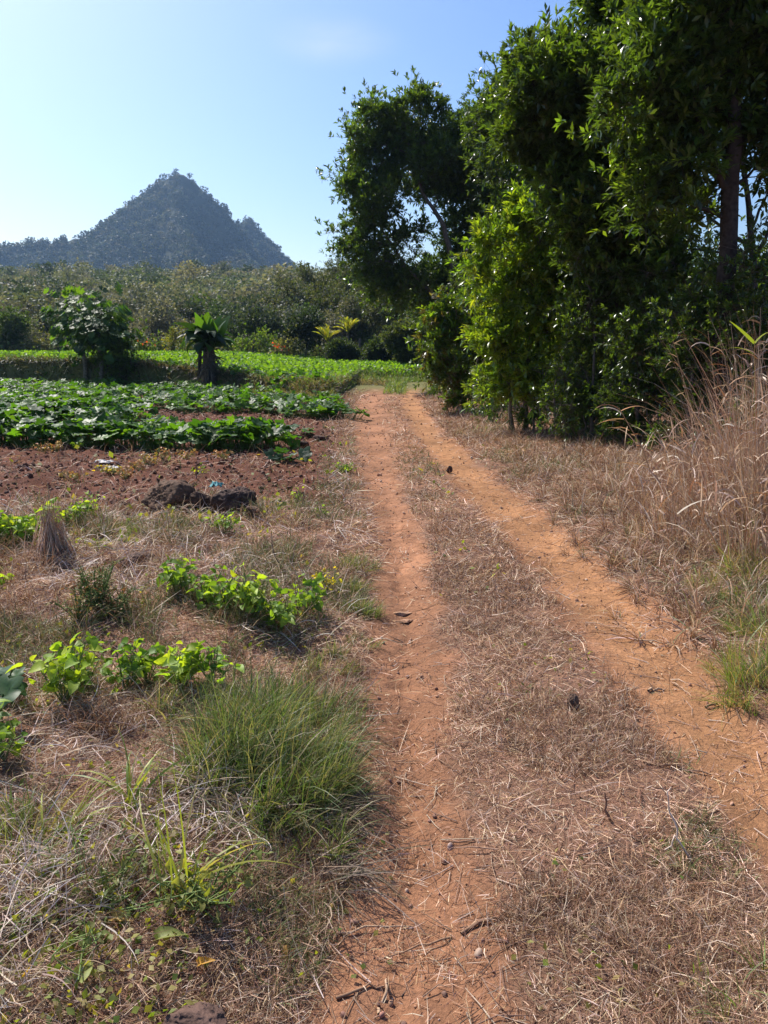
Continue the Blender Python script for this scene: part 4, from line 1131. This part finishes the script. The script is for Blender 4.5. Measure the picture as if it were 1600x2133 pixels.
tag(g.build('soil_clods', M_plain, smooth=False), kind='stuff')

g = Geo()
x, y, r = polar(2600, 1.4, 14, rg, .58, .8)
k = rg.random(len(x)) < rutmask(x, y) * .9 + .05
x, y, r = x[k], y[k], r[k]; n = len(x); sz = .003 + .009 * rg.random(n) ** 4 * np.maximum(1, r / 4)
inst(g, lump_tmpl(rg, 1), np.stack([x, y, hz(x, y) + sz * .4], 1), frames(nrm(rg.normal(size=(n, 3))), nrm(rg.normal(size=(n, 3)))), np.stack([sz * rg.uniform(.7, 1.4, n), sz, sz * .7], 1), tints(n, [(.36, .20, .13), (.28, .15, .10), (.45, .33, .25), (.20, .11, .08)], .25, rg))
tag(g.build('loose_gravel', M_plain), kind='stuff')
# litter of thin twigs lying about
g = Geo()
x, y, r = polar(1500, 1.4, 13, rg, .58, .8)
n = len(x); a = rg.uniform(0, 6.28, n); L = rg.uniform(.04, .2, n)
p0 = np.stack([x, y, hz(x, y) + .006], 1); x1, y1 = x + np.cos(a) * L, y + np.sin(a) * L
p1 = np.stack([x1, y1, hz(x1, y1) + rg.uniform(.004, .02, n)], 1)
sticks(g, p0, p1, rg.uniform(.0015, .0035, n), .001, tints(n, [(.26, .16, .11), (.16, .10, .07), (.45, .34, .26)], .2, rg), 4, bow=rg.normal(size=(n, 3)) * [.012, .012, .002])
tag(g.build('fallen_twigs', M_plain), kind='stuff')

# ------------------------------------------------------------------ grass tufts and dry clumps (each its own thing)
GREEN = [(.09, .14, .04), (.12, .17, .05), (.065, .10, .03), (.17, .20, .08)]
DRYC = [(.40, .265, .18), (.47, .335, .24), (.29, .18, .125), (.56, .44, .34), (.38, .21, .12)]
def tuft(name, label, b, rad, h, n, cols, seed, cat='grass tuft', group=None, w=.004, lean=(0, 0), e=(1.15, .25), bend=(.3, 1.7), mat=None, K=5, flat_=0.0, inn=.45):
    rg = np.random.default_rng(seed)
    n = int(n * 1.15)
    ns = max(4, n // 22)
    sa = rg.uniform(0, 2 * np.pi, ns); sr = rad * (inn + .35) * np.sqrt(rg.random(ns)); sh = rg.uniform(.35, 1.15, ns); sl_ = rg.normal(0, .35, ns)
    k = rg.integers(0, ns, n)
    a = sa[k]; rr = sr[k]
    x, y = b[0] + rr * np.cos(a) + rg.normal(0, .014, n), b[1] + rr * np.sin(a) + rg.normal(0, .014, n)
    g = Geo()
    h = h * sh[k]
    e = (e[0] + sl_[k], e[1] * 1.3)
    az = a + sl_[k] * 2 + rg.normal(0, 1.2, n)
    cols = list(cols) + [(.30, .25, .14), (.16, .19, .08), (.24, .20, .12)]
    vx, vy = np.cos(az) * .6 + lean[0], np.sin(az) * .6 + lean[1]
    el = np.clip(e[0] + rg.normal(0, 1, n) * e[1], .15, 1.55)
    L = h * rg.uniform(.4, 1.15, n)
    blades(g, np.stack([x, y, hz(x, y) - .01], 1), np.arctan2(vy, vx), el, rg.uniform(bend[0], bend[1], n), L, w * rg.uniform(.6, 1.3, n), tints(n, cols, .25, rg), K=K, curl=rg.normal(0, .7, n))
    o = g.build(name, mat or M_grass, None, (b[0], b[1], b[2]))
    return tag(o, label, cat, group)
def T(px, py): return G(px, py)
# the big shaggy bank of green grass beside the left rut
for i, (px, py, rad, h, n, lab) in enumerate([
    (475, 1640, .18, .36, 460, 'tall green grass tuft at the left end of the shaggy clump beside the rut'),
    (530, 1680, .24, .38, 560, 'tall green grass tuft in the middle of the shaggy clump beside the rut'),
    (615, 1670, .24, .38, 560, 'tall green grass tuft in the shaggy clump, second from the rut'),
    (690, 1660, .18, .30, 480, 'green grass tuft leaning over the rut and shading the dirt'),
    (485, 1560, .18, .33, 420, 'green grass tuft at the back left of the shaggy clump below the yellow-green leaves'),
    (540, 1570, .24, .38, 560, 'green grass tuft at the back of the shaggy clump'),
    (640, 1560, .22, .34, 560, 'green grass tuft at the back right of the shaggy clump'),
    (700, 1500, .18, .22, 380, 'low greyish green tuft on the rut edge just beyond the shaggy clump'),
    (600, 1480, .24, .26, 420, 'soft pale green tuft further up the verge behind the shaggy clump'),
    (690, 1390, .2, .17, 420, 'low green tuft on the rut edge beside the bean plants'),
    (745, 1345, .12, .10, 260, 'small green tuft spilling onto the rut opposite the flat stone'),
    (745, 1275, .18, .19, 460, 'dark green rounded tuft on the rut edge by the yellow flowers'),
    (735, 1225, .16, .17, 360, 'yellow-green tuft just beyond the dark rounded one'),
    (745, 1185, .2, .20, 460, 'broad yellowish tuft on the rut edge, farthest of the green ones'),
    (640, 1760, .16, .22, 260, 'thin dark green tuft at the foot of the shaggy clump'),
    (30, 1750, .22, .22, 300, 'pale green tuft at the left edge of the picture'),
    (350, 1250, .2, .12, 200, 'low green tuft under the leafy bean plants'),
    (330, 1110, .42, .13, 900, 'low soft green grass patch on the left in front of the dark rocks'),
    (240, 1135, .42, .13, 900, 'low soft green grass patch between the straw cone and the rocks'),
    (400, 1480, .2, .22, 300, 'thin grass tuft below the brightest yellow-green leaves')]):
    tuft('grass_tuft', lab, T(px, py), rad, h, n, GREEN + ([(.25, .22, .10)] if i % 2 else []), 520 + i, lean=(.25, -.1))
for i, (px, py, lab) in enumerate([(700, 1700, 'fan of dark dead stems spilling from the shaggy clump over the left rut'), (690, 1830, 'fan of brown dead stems reaching onto the rut below the shaggy clump')]):
    b = T(px, py); g = Geo(); n = 130; r2 = np.random.default_rng(590 + i)
    blades(g, np.tile(b, (n, 1)) + r2.normal(size=(n, 3)) * [.05, .06, .01] + [0, 0, .02], r2.normal(-.35, .55, n), r2.normal(.25, .2, n), r2.uniform(.2, .8, n), r2.uniform(.12, .34, n), r2.uniform(.002, .0045, n), tints(n, [(.16, .11, .08), (.24, .17, .12), (.11, .10, .05), (.40, .30, .22)], .2, r2), K=5, curl=r2.normal(0, .8, n))
    tag(g.build('dead_stem_fan', M_straw, None, b), lab, 'dead stems')
for i, (px, py, rad, h, n, lab) in enumerate([
    (1590, 1450, .28, .34, 700, 'fresh green grass clump at the right edge beside the right rut'),
    (1545, 1400, .2, .22, 460, 'fresh green grass clump just left of the larger one at the right edge'),
    (1600, 1330, .26, .32, 520, 'pale green grass clump behind the fresh one at the right edge'),
    (1570, 1200, .3, .42, 480, 'yellow-green grass clump at the foot of the tall dry canes'),
    (1610, 1120, .3, .55, 480, 'tall yellow-green grass clump at the right edge among dry canes'),
    (1500, 1230, .26, .2, 360, 'faded green grass clump on the verge below the dry canes'),
    (1585, 2110, .2, .16, 300, 'yellow-green grass clump in the bottom right corner')]):
    tuft('grass_tuft', lab, T(px, py), rad, h, n, [(.17, .24, .04), (.12, .19, .04), (.22, .26, .06)] + STRAW[:2], 560 + i, lean=(-.2, -.1))
# tall dry canes on the right
rg = np.random.default_rng(580)
canes = [(1400, 1040, .6), (1440, 1050, .85), (1480, 1040, 1.1), (1520, 1060, 1.4), (1560, 1050, 1.7), (1600, 1060, 1.9), (1640, 1040, 2.0), (1440, 1095, .7), (1490, 1110, .9), (1540, 1110, 1.2), (1590, 1120, 1.4), (1640, 1120, 1.5),
         (1560, 1000, 1.9), (1610, 990, 2.1), (1500, 1000, 1.2), (1450, 1000, .8), (1340, 1060, .45), (1380, 1090, .5), (1420, 1140, .5), (1360, 1010, .5), (1600, 1180, .9), (1540, 1170, .7)]
for i, (px, py, h) in enumerate(canes):
    b = T(px, py)
    g = Geo(); n = 165
    a = rg.uniform(0, 6.28, n); rr = .28 * np.sqrt(rg.random(n))
    base = np.stack([b[0] + rr * np.cos(a), b[1] + rr * np.sin(a), np.full(n, b[2] - .02)], 1)
    a = np.where(rg.random(n) < .6, np.pi + rg.normal(0, .8, n), a)
    blades(g, base, a, np.clip(rg.normal(1.36, .2, n), .6, 1.57), rg.uniform(.02, 1.15, n) ** 2.2, h * (.3 + .8 * rg.random(n) ** 1.8), rg.uniform(.004, .010, n), tints(n, DRYC, .25, rg), K=5, curl=rg.normal(0, .15, n))
    n2 = 40
    idx = rg.integers(0, n, n2)
    hb = base[idx] + np.stack([rg.normal(0, .1, n2), rg.normal(0, .1, n2), h * rg.uniform(.2, .85, n2)], 1)
    blades(g, hb, rg.uniform(0, 6.28, n2), rg.uniform(.3, 1.4, n2), rg.uniform(.2, 1.8, n2), rg.uniform(.12, .35, n2), rg.uniform(.008, .02, n2), tints(n2, DRYC + [(.7, .58, .45)], .2, rg), K=4)
    tag(g.build('dry_cane_grass', M_straw, None, b), 'tall tan dry cane grass clump in the stand at the right edge', 'dry grass', 'tall dry canes at the right edge')
# low fallen dry grass mounds along the foot of the thicket
mounds = [(1040, 930), (1090, 955), (1140, 975), (1190, 990), (1240, 1000), (1290, 1010), (1330, 1030), (1370, 1060), (1230, 1050), (1290, 1080), (1350, 1110), (1400, 1130), (1450, 1160), (1000, 905), (1340, 975), (1390, 990), (1280, 970), (1180, 950), (1100, 925), (1440, 1220), (1500, 1290), (1380, 1180), (1320, 1150)]
for i, (px, py) in enumerate(mounds):
    b = T(px, py); s = rg.uniform(.7, 1.2)
    o = tuft('dry_grass_mound', 'low matted mound of pinkish dead grass along the verge below the thicket', b, .48 * s, .40 * s, 620, STRAW + DRYC + DRYC, 600 + i, 'dry grass', 'dead grass mounds along the verge', w=.007, e=(.8, .4), bend=(.6, 2.4), mat=M_straw, K=4, inn=.9)
# loose arching canes in front of the thicket
for i, (px, py, tx, ty, lab) in enumerate([(1455, 960, 1400, 700, 'dry cane bending left at its tip in front of the dark thicket'), (1500, 990, 1475, 690, 'dry cane standing just right of the bent one'), (1375, 1040, 1290, 850, 'leaning dry stalk with hanging rust-brown leaves before the thicket'), (1560, 1000, 1585, 640, 'tallest dry cane at the right edge')]):
    b = T(px, py); top = P(tx, ty, b[1]); g = Geo()
    pts = np.array([b, b * .5 + top * .5 + [.02, 0, .06], top])
    tube(g, pts, np.array([.008, .006, .003]), np.array([.42, .28, .17]), 5)
    n = 16; t = rg.uniform(.35, 1, n)
    p = b + (top - b) * t[:, None]
    blades(g, p, rg.choice([0, np.pi], n) + rg.normal(0, .5, n), rg.uniform(-.2, .9, n), rg.uniform(.6, 2.2, n), rg.uniform(.12, .45, n), rg.uniform(.01, .022, n), tints(n, [(.5, .24, .11), (.42, .28, .16), (.6, .48, .34)], .2, rg), K=5)
    tag(g.build('dry_cane', M_straw, None, b), lab, 'dry cane')
g = Geo(); b = T(1560, 1040)
p = P(1572, 715, b[1])
tube(g, np.array([b, (b + p) / 2 + [.03, 0, 0], p]), np.array([.006, .005, .003]), np.array([.3, .26, .1]), 5)
blades(g, np.array([p, p, p - [0, 0, .1]]), np.array([np.pi * .98, .3, 2.6]), np.array([.75, .9, .6]), np.array([.15, 1, .9]), np.array([.33, .25, .25]), np.array([.035, .02, .02]), np.array([.32, .38, .04]), K=5, roll=np.array([.9, .4, .3]))
tag(g.build('cane_with_green_blade', M_grass, None, b), 'cane with one bright yellow-green blade pointing up-left at the right edge', 'grass stem')

# ------------------------------------------------------------------ leafy weeds / bean plants on the left
def bean(name, label, b, h, rad, n, ls, cols, seed, cat='leafy plant', group=None, tmpl=LEAF_B, mat=None):
    rg = np.random.default_rng(seed)
    root = empty(name, b, label, cat, group)
    g, gs = Geo(), Geo()
    n = int(n * 2.8); ls = ls * .64; rad = rad * 1.15
    ns = max(3, n // 8)
    sa = rg.uniform(0, 6.28, ns); sr = rad * np.sqrt(rg.random(ns))
    tops = b + np.stack([np.cos(sa) * sr, np.sin(sa) * sr, h * rg.uniform(.5, 1.0, ns)], 1)
    sticks(gs, np.tile(b, (ns, 1)), tops, .004, .002, (.12, .17, .05), 4)
    idx = rg.integers(0, ns, n); t = rg.uniform(.35, 1.0, n)
    p = b + (tops[idx] - b) * t[:, None]
    a = rg.uniform(0, 6.28, n); pl = rg.uniform(.02, .07, n)
    q = p + np.stack([np.cos(a) * pl, np.sin(a) * pl, rg.uniform(-.01, .05, n)], 1)
    sticks(gs, p, q, .002, .0015, (.16, .22, .06), 3)
    nm = nrm(np.stack([np.cos(a) * .6, np.sin(a) * .6 + 0, .7 + 0 * a], -1) + rg.normal(size=(n, 3)) * .5)
    ax = nrm(np.stack([np.cos(a), np.sin(a), rg.uniform(-.5, .8, n)], -1) + rg.normal(size=(n, 3)) * .3)
    s = ls * rg.uniform(.55, 1.25, n)
    inst(g, tmpl, q, frames(ax, nm), s, tints(n, cols, .2, rg))
    g.build('leaves', mat or M_leaf, root, b); gs.build('stem', M_plain, root, b)
    return root
BN = [(.14, .24, .035), (.19, .30, .045), (.10, .18, .03), (.24, .33, .055)]
BY = [(.28, .38, .05), (.34, .42, .06), (.20, .31, .04)]
for i, (px, py, h, rad, n, ls, cols, lab) in enumerate([
    (372, 1262, .27, .10, 26, .075, BN, 'green bean plant at the left end of the middle row of beans'),
    (425, 1275, .24, .12, 26, .075, BN, 'green bean plant with one leaf raised high, second from the left in the middle row'),
    (480, 1290, .24, .12, 26, .075, BN, 'greyish green bean plant in the centre of the middle row'),
    (535, 1300, .30, .12, 32, .08, BY, 'yellow-green bean plant with cupped top leaves in the middle row'),
    (580, 1320, .26, .13, 32, .075, BN, 'leafy dark green bean plant right of the yellow-green one'),
    (632, 1300, .25, .10, 24, .07, BN, 'green bean plant at the rut end of the middle row'),
    (135, 1480, .30, .10, 26, .09, BY, 'yellow-green leafy plant with tall upright leaves at the left end of the front row'),
    (178, 1440, .22, .10, 18, .075, BN, 'half-hidden bean plant right of the tall upright one in the front row'),
    (262, 1445, .22, .10, 20, .07, BN, 'darker bean plant in the middle of the front row'),
    (310, 1430, .18, .10, 18, .07, BN, 'thin bean plant left of the brightest one in the front row'),
    (375, 1440, .26, .11, 26, .095, BY, 'brightest bean plant, big glowing yellow-green leaves, in the front row'),
    (445, 1440, .20, .12, 18, .07, BN, 'small bean plant behind the shaggy grass, right end of the front row'),
    (15, 1140, .26, .18, 44, .085, BN + BY, 'leafy bean clump cut by the left edge beside the straw cone'),
    (60, 1138, .26, .18, 44, .085, BN + BY, 'leafy bean clump touching the left side of the straw cone'),
    (140, 1100, .2, .14, 26, .07, BN + BY, 'leafy bean clump just right of the straw cone'),
    (185, 1090, .2, .12, 22, .07, BN + BY, 'small bean clump at the right end of the far row'),
    (470, 1118, .2, .14, 26, .065, BN, 'single bean plant in front of the rightmost dark rock'),
    (5, 1230, .14, .08, 12, .06, BY, 'little bright plant at the left edge below the straw cone'),
    (10, 1590, .2, .14, 22, .07, BN, 'dark green weed in the left corner of the straw heap'),
    (165, 940, .1, .1, 14, .07, BN, 'small weed at the foot of the squash rows on the red soil'),
    (415, 995, .12, .06, 8, .06, [(.35, .35, .05), (.2, .25, .05)], 'tiny yellow-leaved seedling on the red soil behind the rocks'),
    (620, 1055, .14, .06, 8, .05, BY, 'tiny bright seedling right of the dark rocks'),
    (675, 1080, .12, .05, 7, .045, BY, 'tiny bright seedling near the rut, right of the dark rocks'),
    (720, 985, .12, .18, 30, .05, BN, 'low spreading green weed on the rut edge opposite the small dark stone'),
    (235, 990, .08, .2, 20, .06, [(.42, .3, .06), (.3, .26, .06)], 'yellowing creeper on the red soil by the white rags'),
    (690, 1240, .18, .07, 16, .04, [(.55, .42, .04), (.4, .36, .05)], 'small plant with yellow flowers on the rut edge'),
    (430, 1900, .14, .2, 40, .035, [(.25, .25, .08), (.18, .2, .05)], 'low pale weed at the base of the long yellow blades'),
    (180, 1900, .12, .3, 60, .03, [(.12, .15, .04), (.2, .2, .08)], 'low sprawling weed in the lower left of the picture')]):
    bean('bean_plant' if i < 17 else 'leafy_weed', lab, T(px, py), h, rad, n, ls, cols, 700 + i)
# yellow and orange dead weeds along the squash row
rg = np.random.default_rng(760)
for i, (px, py) in enumerate([(120, 950), (95, 948), (290, 985), (310, 975), (260, 1000), (340, 965), (390, 962), (470, 965), (570, 905), (150, 1000)]):
    bean('withered_weed', 'small withered orange-tan weed on the red soil below the squash', T(px, py), .16, .14, 22, .06, [(.48, .26, .10), (.42, .20, .09), (.5, .36, .08)], 770 + i, 'dead weed', 'withered weeds on the red soil', mat=M_straw)
# brown dead weed
for i, (px, py, h, n, lab) in enumerate([(205, 1290, .34, 120, 'upright dead brown weed with curled rusty leaves'), (165, 1310, .22, 70, 'smaller dead brown weed left of the upright one'), (245, 1300, .2, 60, 'small dead brown weed right of the upright one')]):
    bean('dead_weed', lab, T(px, py), h, .14, n, .045, [(.30, .16, .06), (.22, .10, .05), (.26, .2, .06)], 790 + i, 'dead weed', tmpl=LEAF_E, mat=M_straw)

# straw cone (sheaf) with a green-leaved stem sticking out
b = T(108, 1170); rg = np.random.default_rng(800)
root = empty('straw_sheaf', b, 'cone of dry stalks gathered to a point like a small sheaf on the left', 'sheaf')
g = Geo(); n = 420
top = b + np.array([.02, 0, .36])
a = rg.uniform(0, 6.28, n); rr = .19 * rg.uniform(.1, 1, n)
p0 = np.stack([b[0] + rr * np.cos(a), b[1] + rr * np.sin(a), np.full(n, b[2] - .02)], 1)
p1 = top + np.stack([-np.cos(a) * .02, -np.sin(a) * .02, rg.uniform(-.2, .16, n)], 1) + rg.normal(size=(n, 3)) * .035
p1 = p0 + (p1 - p0) * rg.uniform(.35, 1.0, (n, 1))
sticks(g, p0, p1, .0028, .0015, tints(n, [(.56, .38, .26), (.66, .48, .35), (.44, .28, .20), (.74, .58, .45)], .2, rg), 3, bow=rg.normal(size=(n, 3)) * .012)
g.build('stalks', M_straw, root, b)
g = Geo()
sticks(g, np.array([top - [0, 0, .1]]), np.array([top + [.01, 0, .22]]), .003, .002, (.4, .28, .2), 4)
g.build('stem', M_plain, root, b)
g = Geo(); n = 9
a = rg.uniform(0, 6.28, n)
inst(g, LEAF_B, np.tile(top + [0, 0, .02], (n, 1)) + rg.normal(size=(n, 3)) * [.03, .02, .025], frames(nrm(np.stack([np.cos(a), np.sin(a), 0 * a + .1], -1)), nrm(rg.normal(size=(n, 3)) * .5 + [0, 0, 1])), rg.uniform(.04, .07, n), tints(n, BY, .2, rg))
g.build('leaves', M_leaf, root, b)

# ------------------------------------------------------------------ rocks
def rock(name, label, b, size, seed, col=(.10, .062, .045), rz=0, sink=.25, cat='rock'):
    rg = np.random.default_rng(seed)
    V, F = lump_tmpl(rg, 4)
    V = V + V * (fbm(V[:, 0] * 3 + seed, V[:, 1] * 3 + V[:, 2] * 2.3, 4, seed % 50)[:, None] - .5) * .35
    V = V * np.asarray(size)
    c, s_ = math.cos(rz), math.sin(rz)
    V = np.stack([V[:, 0] * c - V[:, 1] * s_, V[:, 0] * s_ + V[:, 1] * c, V[:, 2]], 1)
    V = V + [b[0], b[1], b[2] + size[2] * (1 - sink)]
    g = Geo(); g.add(V, F, np.tile(np.array(col), (len(V), 1)) * rg.uniform(.8, 1.2, (len(V), 1)))
    return tag(g.build(name, M_rock, None, b), label, cat)
rock('rock', 'large dark brown boulder with a flat top, leftmost of the three on the verge', T(350, 1068), (.26, .2, .17), 811, (.105, .06, .038))
rock('rock', 'middle dark boulder wedged between its two neighbours, low and rounded', T(415, 1068), (.2, .17, .13), 812, (.085, .05, .035))
rock('rock', 'right dark boulder under the turquoise rag, sloping towards the rut', T(495, 1070), (.22, .18, .16), 813, (.075, .045, .035), .3)
rock('rock', 'small brown rock at the foot of the right boulder', T(528, 1085), (.09, .08, .05), 814, (.12, .075, .05))
rock('rock', 'dark rough rock half buried at the bottom edge left of the rut', T(400, 2150), (.09, .08, .04), 815, (.11, .065, .05))
rock('rock', 'broken dark stone standing up in the dry grass between the ruts', T(1190, 1478), (.035, .022, .05), 816, (.13, .08, .055), .5)
rock('rock', 'flat stone in the left rut beside the tufts, nearer of the two', T(840, 1294), (.075, .022, .012), 817, (.36, .2, .12))
rock('rock', 'flat stone in the left rut, farther of the two', T(835, 1280), (.08, .022, .012), 818, (.40, .23, .14))
rock('rock', 'small dark clod standing on the track between the ruts far ahead', T(936, 986), (.045, .04, .06), 819, (.09, .05, .04))
rock('rock', 'dark clod on the red soil by the squash, upper of three', T(640, 912), (.12, .1, .05), 820, (.07, .04, .035))
rock('rock', 'flat dark clod on the red soil by the squash, right of the upper one', T(668, 918), (.16, .1, .05), 821, (.08, .045, .035))
rock('rock', 'dark clod on the red soil by the squash, lowest of three', T(632, 935), (.12, .1, .05), 822, (.08, .045, .035))
rock('rock', 'small clod in the left rut below the pair of flat stones far up the track', T(790, 992), (.04, .03, .02), 823, (.22, .1, .06))
rock('rock', 'dark earth lump in the dry grass below the straw cone', T(300, 1180), (.14, .12, .06), 824, (.10, .06, .045))
# rag on the rocks, pale rags on the soil
def rag(name, label, c, size, seed, col, mat=None, res=14, amp=.5):
    rg = np.random.default_rng(seed)
    u, v = np.meshgrid(np.linspace(-1, 1, res), np.linspace(-1, 1, res))
    h = fbm(u * 2.2 + seed, v * 2.2, 4, 9) ; h2 = fbm(u * 2 + 7, v * 2 + seed, 3, 13) - .5; h3 = fbm(u * 2 + 3, v * 2 - seed, 3, 23) - .5
    V = np.stack([(u * .8 + h2) * size[0], (v * .8 + h3) * size[1], (h - .3) * size[2] * (1.3 - .6 * (u * u + v * v))], -1).reshape(-1, 3) + c
    i = (np.arange(res - 1)[:, None] * res + np.arange(res - 1)[None]).ravel()
    g = Geo(); g.add(V, np.stack([i, i + 1, i + res + 1, i + res], 1), np.array(col))
    return tag(g.build(name, mat or M_plain, None, c), label, 'rag')
b = T(470, 1066); c = b + np.array([-.06, -.08, .27])
rag('crumpled_rag', 'crumpled turquoise plastic rag lying on top of the boulders', c, (.08, .07, .12), 831, (.07, .22, .24))
rag('crumpled_rag', 'pale grey crumpled rag on the red soil, upper of two', T(215, 968) + np.array([0, 0, .02]), (.16, .14, .1), 832, (.5, .47, .45))
rag('crumpled_rag', 'small pale grey rag on the red soil, lower of two', T(235, 985) + np.array([0, 0, .02]), (.09, .08, .07), 833, (.5, .46, .43))

# ------------------------------------------------------------------ thin sticks and single stalks
def stick(name, label, pts, r, col, cat='stick'):
    g = Geo(); pts = np.array(pts); fine = []
    for a_, b_ in zip(pts[:-1], pts[1:]): fine += list(curve_pts(a_, b_, 4, .006, RNG)[:-1])
    fine.append(pts[-1])
    tube(g, np.array(fine), np.linspace(r, r * .5, len(fine)), np.array(col), 5)
    return tag(g.build(name, M_plain, None, pts[0]), label, cat)
def up_(px, py, Y): return P(px, py, Y)
b = T(410, 1008); stick('standing_twig', 'thin upright twig sticking out between the boulders', [b, up_(410, 960, b[1])], .006, (.12, .07, .05))
b = T(590, 1195); stick('standing_twig', 'leaning dark twig in the pale dead grass left of the rut', [b, up_(570, 1150, b[1]), up_(565, 1105, b[1])], .005, (.14, .09, .07))
b = T(455, 1200); stick('standing_twig', 'faint thin twig left of the leaning dark one', [b, up_(448, 1170, b[1]), up_(434, 1145, b[1])], .004, (.2, .13, .1))
b = T(1270, 1720); stick('standing_twig', 'short brown twig standing in the dry grass between the ruts', [b, up_(1262, 1680, b[1]), up_(1260, 1650, b[1])], .006, (.22, .12, .08))
b = T(1410, 1760); stick('forked_stalk', 'pale dry stalk arching up from the grass by the right rut', [b, up_(1405, 1710, b[1]), up_(1392, 1660, b[1]), up_(1398, 1640, b[1])], .004, (.6, .47, .38))
b = T(1440, 1790); stick('forked_stalk', 'pale dry stalk crossing the foot of the arching one', [b, up_(1405, 1740, b[1]), up_(1385, 1770, b[1])], .004, (.6, .47, .38))
for i, (x0, y0, x1, y1, r, lab) in enumerate([
    (1350, 1445, 1385, 1440, .008, 'short thick stick lying on the right rut near the green clump'),
    (1470, 1475, 1495, 1470, .008, 'stubby stick lying at the right side of the right rut'),
    (1400, 1428, 1440, 1455, .004, 'pale straw lying across the right rut'),
    (1275, 1298, 1310, 1320, .005, 'curved stick in the right rut, above the short thick one'),
    (1320, 1338, 1400, 1345, .006, 'long dark stick lying across the right rut'),
    (940, 1965, 790, 2000, .004, 'thin stick lying in the left rut near the bottom'),
    (700, 1950, 860, 1935, .004, 'long thin twig reaching from the verge over the left rut'),
    (960, 1955, 1060, 1915, .006, 'dark stick at the grass edge near the bottom of the left rut'),
    (980, 1940, 1030, 1920, .004, 'short twig beside the dark stick at the grass edge'),
    (700, 2080, 800, 2060, .005, 'twig lying at the bottom of the left rut'),
    (790, 2120, 805, 2040, .006, 'crooked stick pointing at the camera in the bottom of the left rut'),
    (1340, 1600, 1480, 1625, .006, 'long pale stick in the grass beside the right rut')]):
    A, B = T(x0, y0), T(x1, y1); A[2] += r; B[2] += r
    stick('lying_stick', lab, [A, (A + B) / 2 + np.array([.01, .01, .004]), B], r, (.26, .15, .09) if i % 2 else (.42, .28, .18))
# long yellow arching blades in the lower left, each plant a thing
for i, (px, py, azs, L, lab) in enumerate([
    (375, 1900, [(2.0, 1.2, .5), (2.35, 1.0, .9), (1.6, 1.3, .3), (2.8, 1.2, 1.2), (.5, .9, 1.3), (2.2, 1.3, 1.6), (1.1, 1.0, .8)], .42, 'yellow-green grass plant with long arching blades in the lower left'),
    (110, 1760, [(1.2, .8, .6), (.6, 1.0, 1.4), (2.2, .9, 1.2), (.9, .7, .5)], .36, 'yellowing grass plant with long bent blades near the left edge'),
    (270, 1700, [(1.0, 1.2, 1.6), (2.6, 1.0, 1.6), (.3, .9, 1.2), (1.8, 1.3, .6), (3.0, .8, 1.0)], .34, 'half-dead grass plant with looping tan blades below the straw heap')]):
    b = T(px, py); g = Geo(); m = len(azs) * 3
    A = np.array(azs * 3) + np.random.default_rng(i).normal(0, .2, (m, 3))
    blades(g, np.tile(b, (m, 1)) + RNG.normal(size=(m, 3)) * [.02, .02, 0], A[:, 0], A[:, 1], np.abs(A[:, 2]) + .2, L * RNG.uniform(.5, 1.1, m), RNG.uniform(.006, .012, m), tints(m, [(.35, .36, .05), (.30, .30, .06), (.42, .33, .13), (.16, .22, .04)], .15), K=8, curl=RNG.normal(0, .4, m))
    tag(g.build('long_bladed_grass', M_grass, None, b), lab, 'grass plant')
# dead leaves lying or curled in the lower left
rg = np.random.default_rng(850)
for i, (px, py, s, col, lab) in enumerate([(590, 2000, .07, (.42, .26, .12), 'curled brown dead leaf standing by the left rut'), (415, 2040, .045, (.6, .33, .06), 'small orange dead leaf near the bottom left'), (235, 1925, .06, (.6, .42, .14), 'broad yellow dead leaf in the weeds'), (165, 2080, .07, (.30, .34, .10), 'pale green wilted leaf at the bottom left'), (50, 2065, .035, (.6, .4, .06), 'small yellow leaf at the bottom left'), (330, 1990, .07, (.25, .28, .08), 'olive wilted leaf left of the half-buried rock')]):
    b = T(px, py) + np.array([0, 0, .02]); g = Geo()
    inst(g, LEAF_B, b[None], frames(nrm(np.array([[rg.normal(), rg.normal() + .8, .8]])), nrm(np.array([[rg.normal() * .9, -.3, .8]]))), np.array([[s * .7, s * 1.0, s * 1.6]]), np.array([col]))
    tag(g.build('dead_leaf', M_leaf, None, b), lab, 'leaf')

# ------------------------------------------------------------------ haze
bpy.ops.mesh.primitive_cube_add(size=1)
hb = bpy.context.object; hb.name = 'haze'
hb.scale = (1860, 1420, 262); hb.location = (-200, 465, 262 / 2 - 4)
hm = bpy.data.materials.new('haze'); hm.use_nodes = True
hn = hm.node_tree; hn.nodes.remove(hn.nodes['Principled BSDF'])
pv = hn.nodes.new('ShaderNodeVolumePrincipled')
pv.inputs['Color'].default_value = (.42, .66, 1, 1); pv.inputs['Density'].default_value = .00018; pv.inputs['Anisotropy'].default_value = .5
hn.links.new(pv.outputs[0], hn.nodes['Material Output'].inputs['Volume'])
hb.data.materials.append(hm)
tag(hb, kind='stuff')
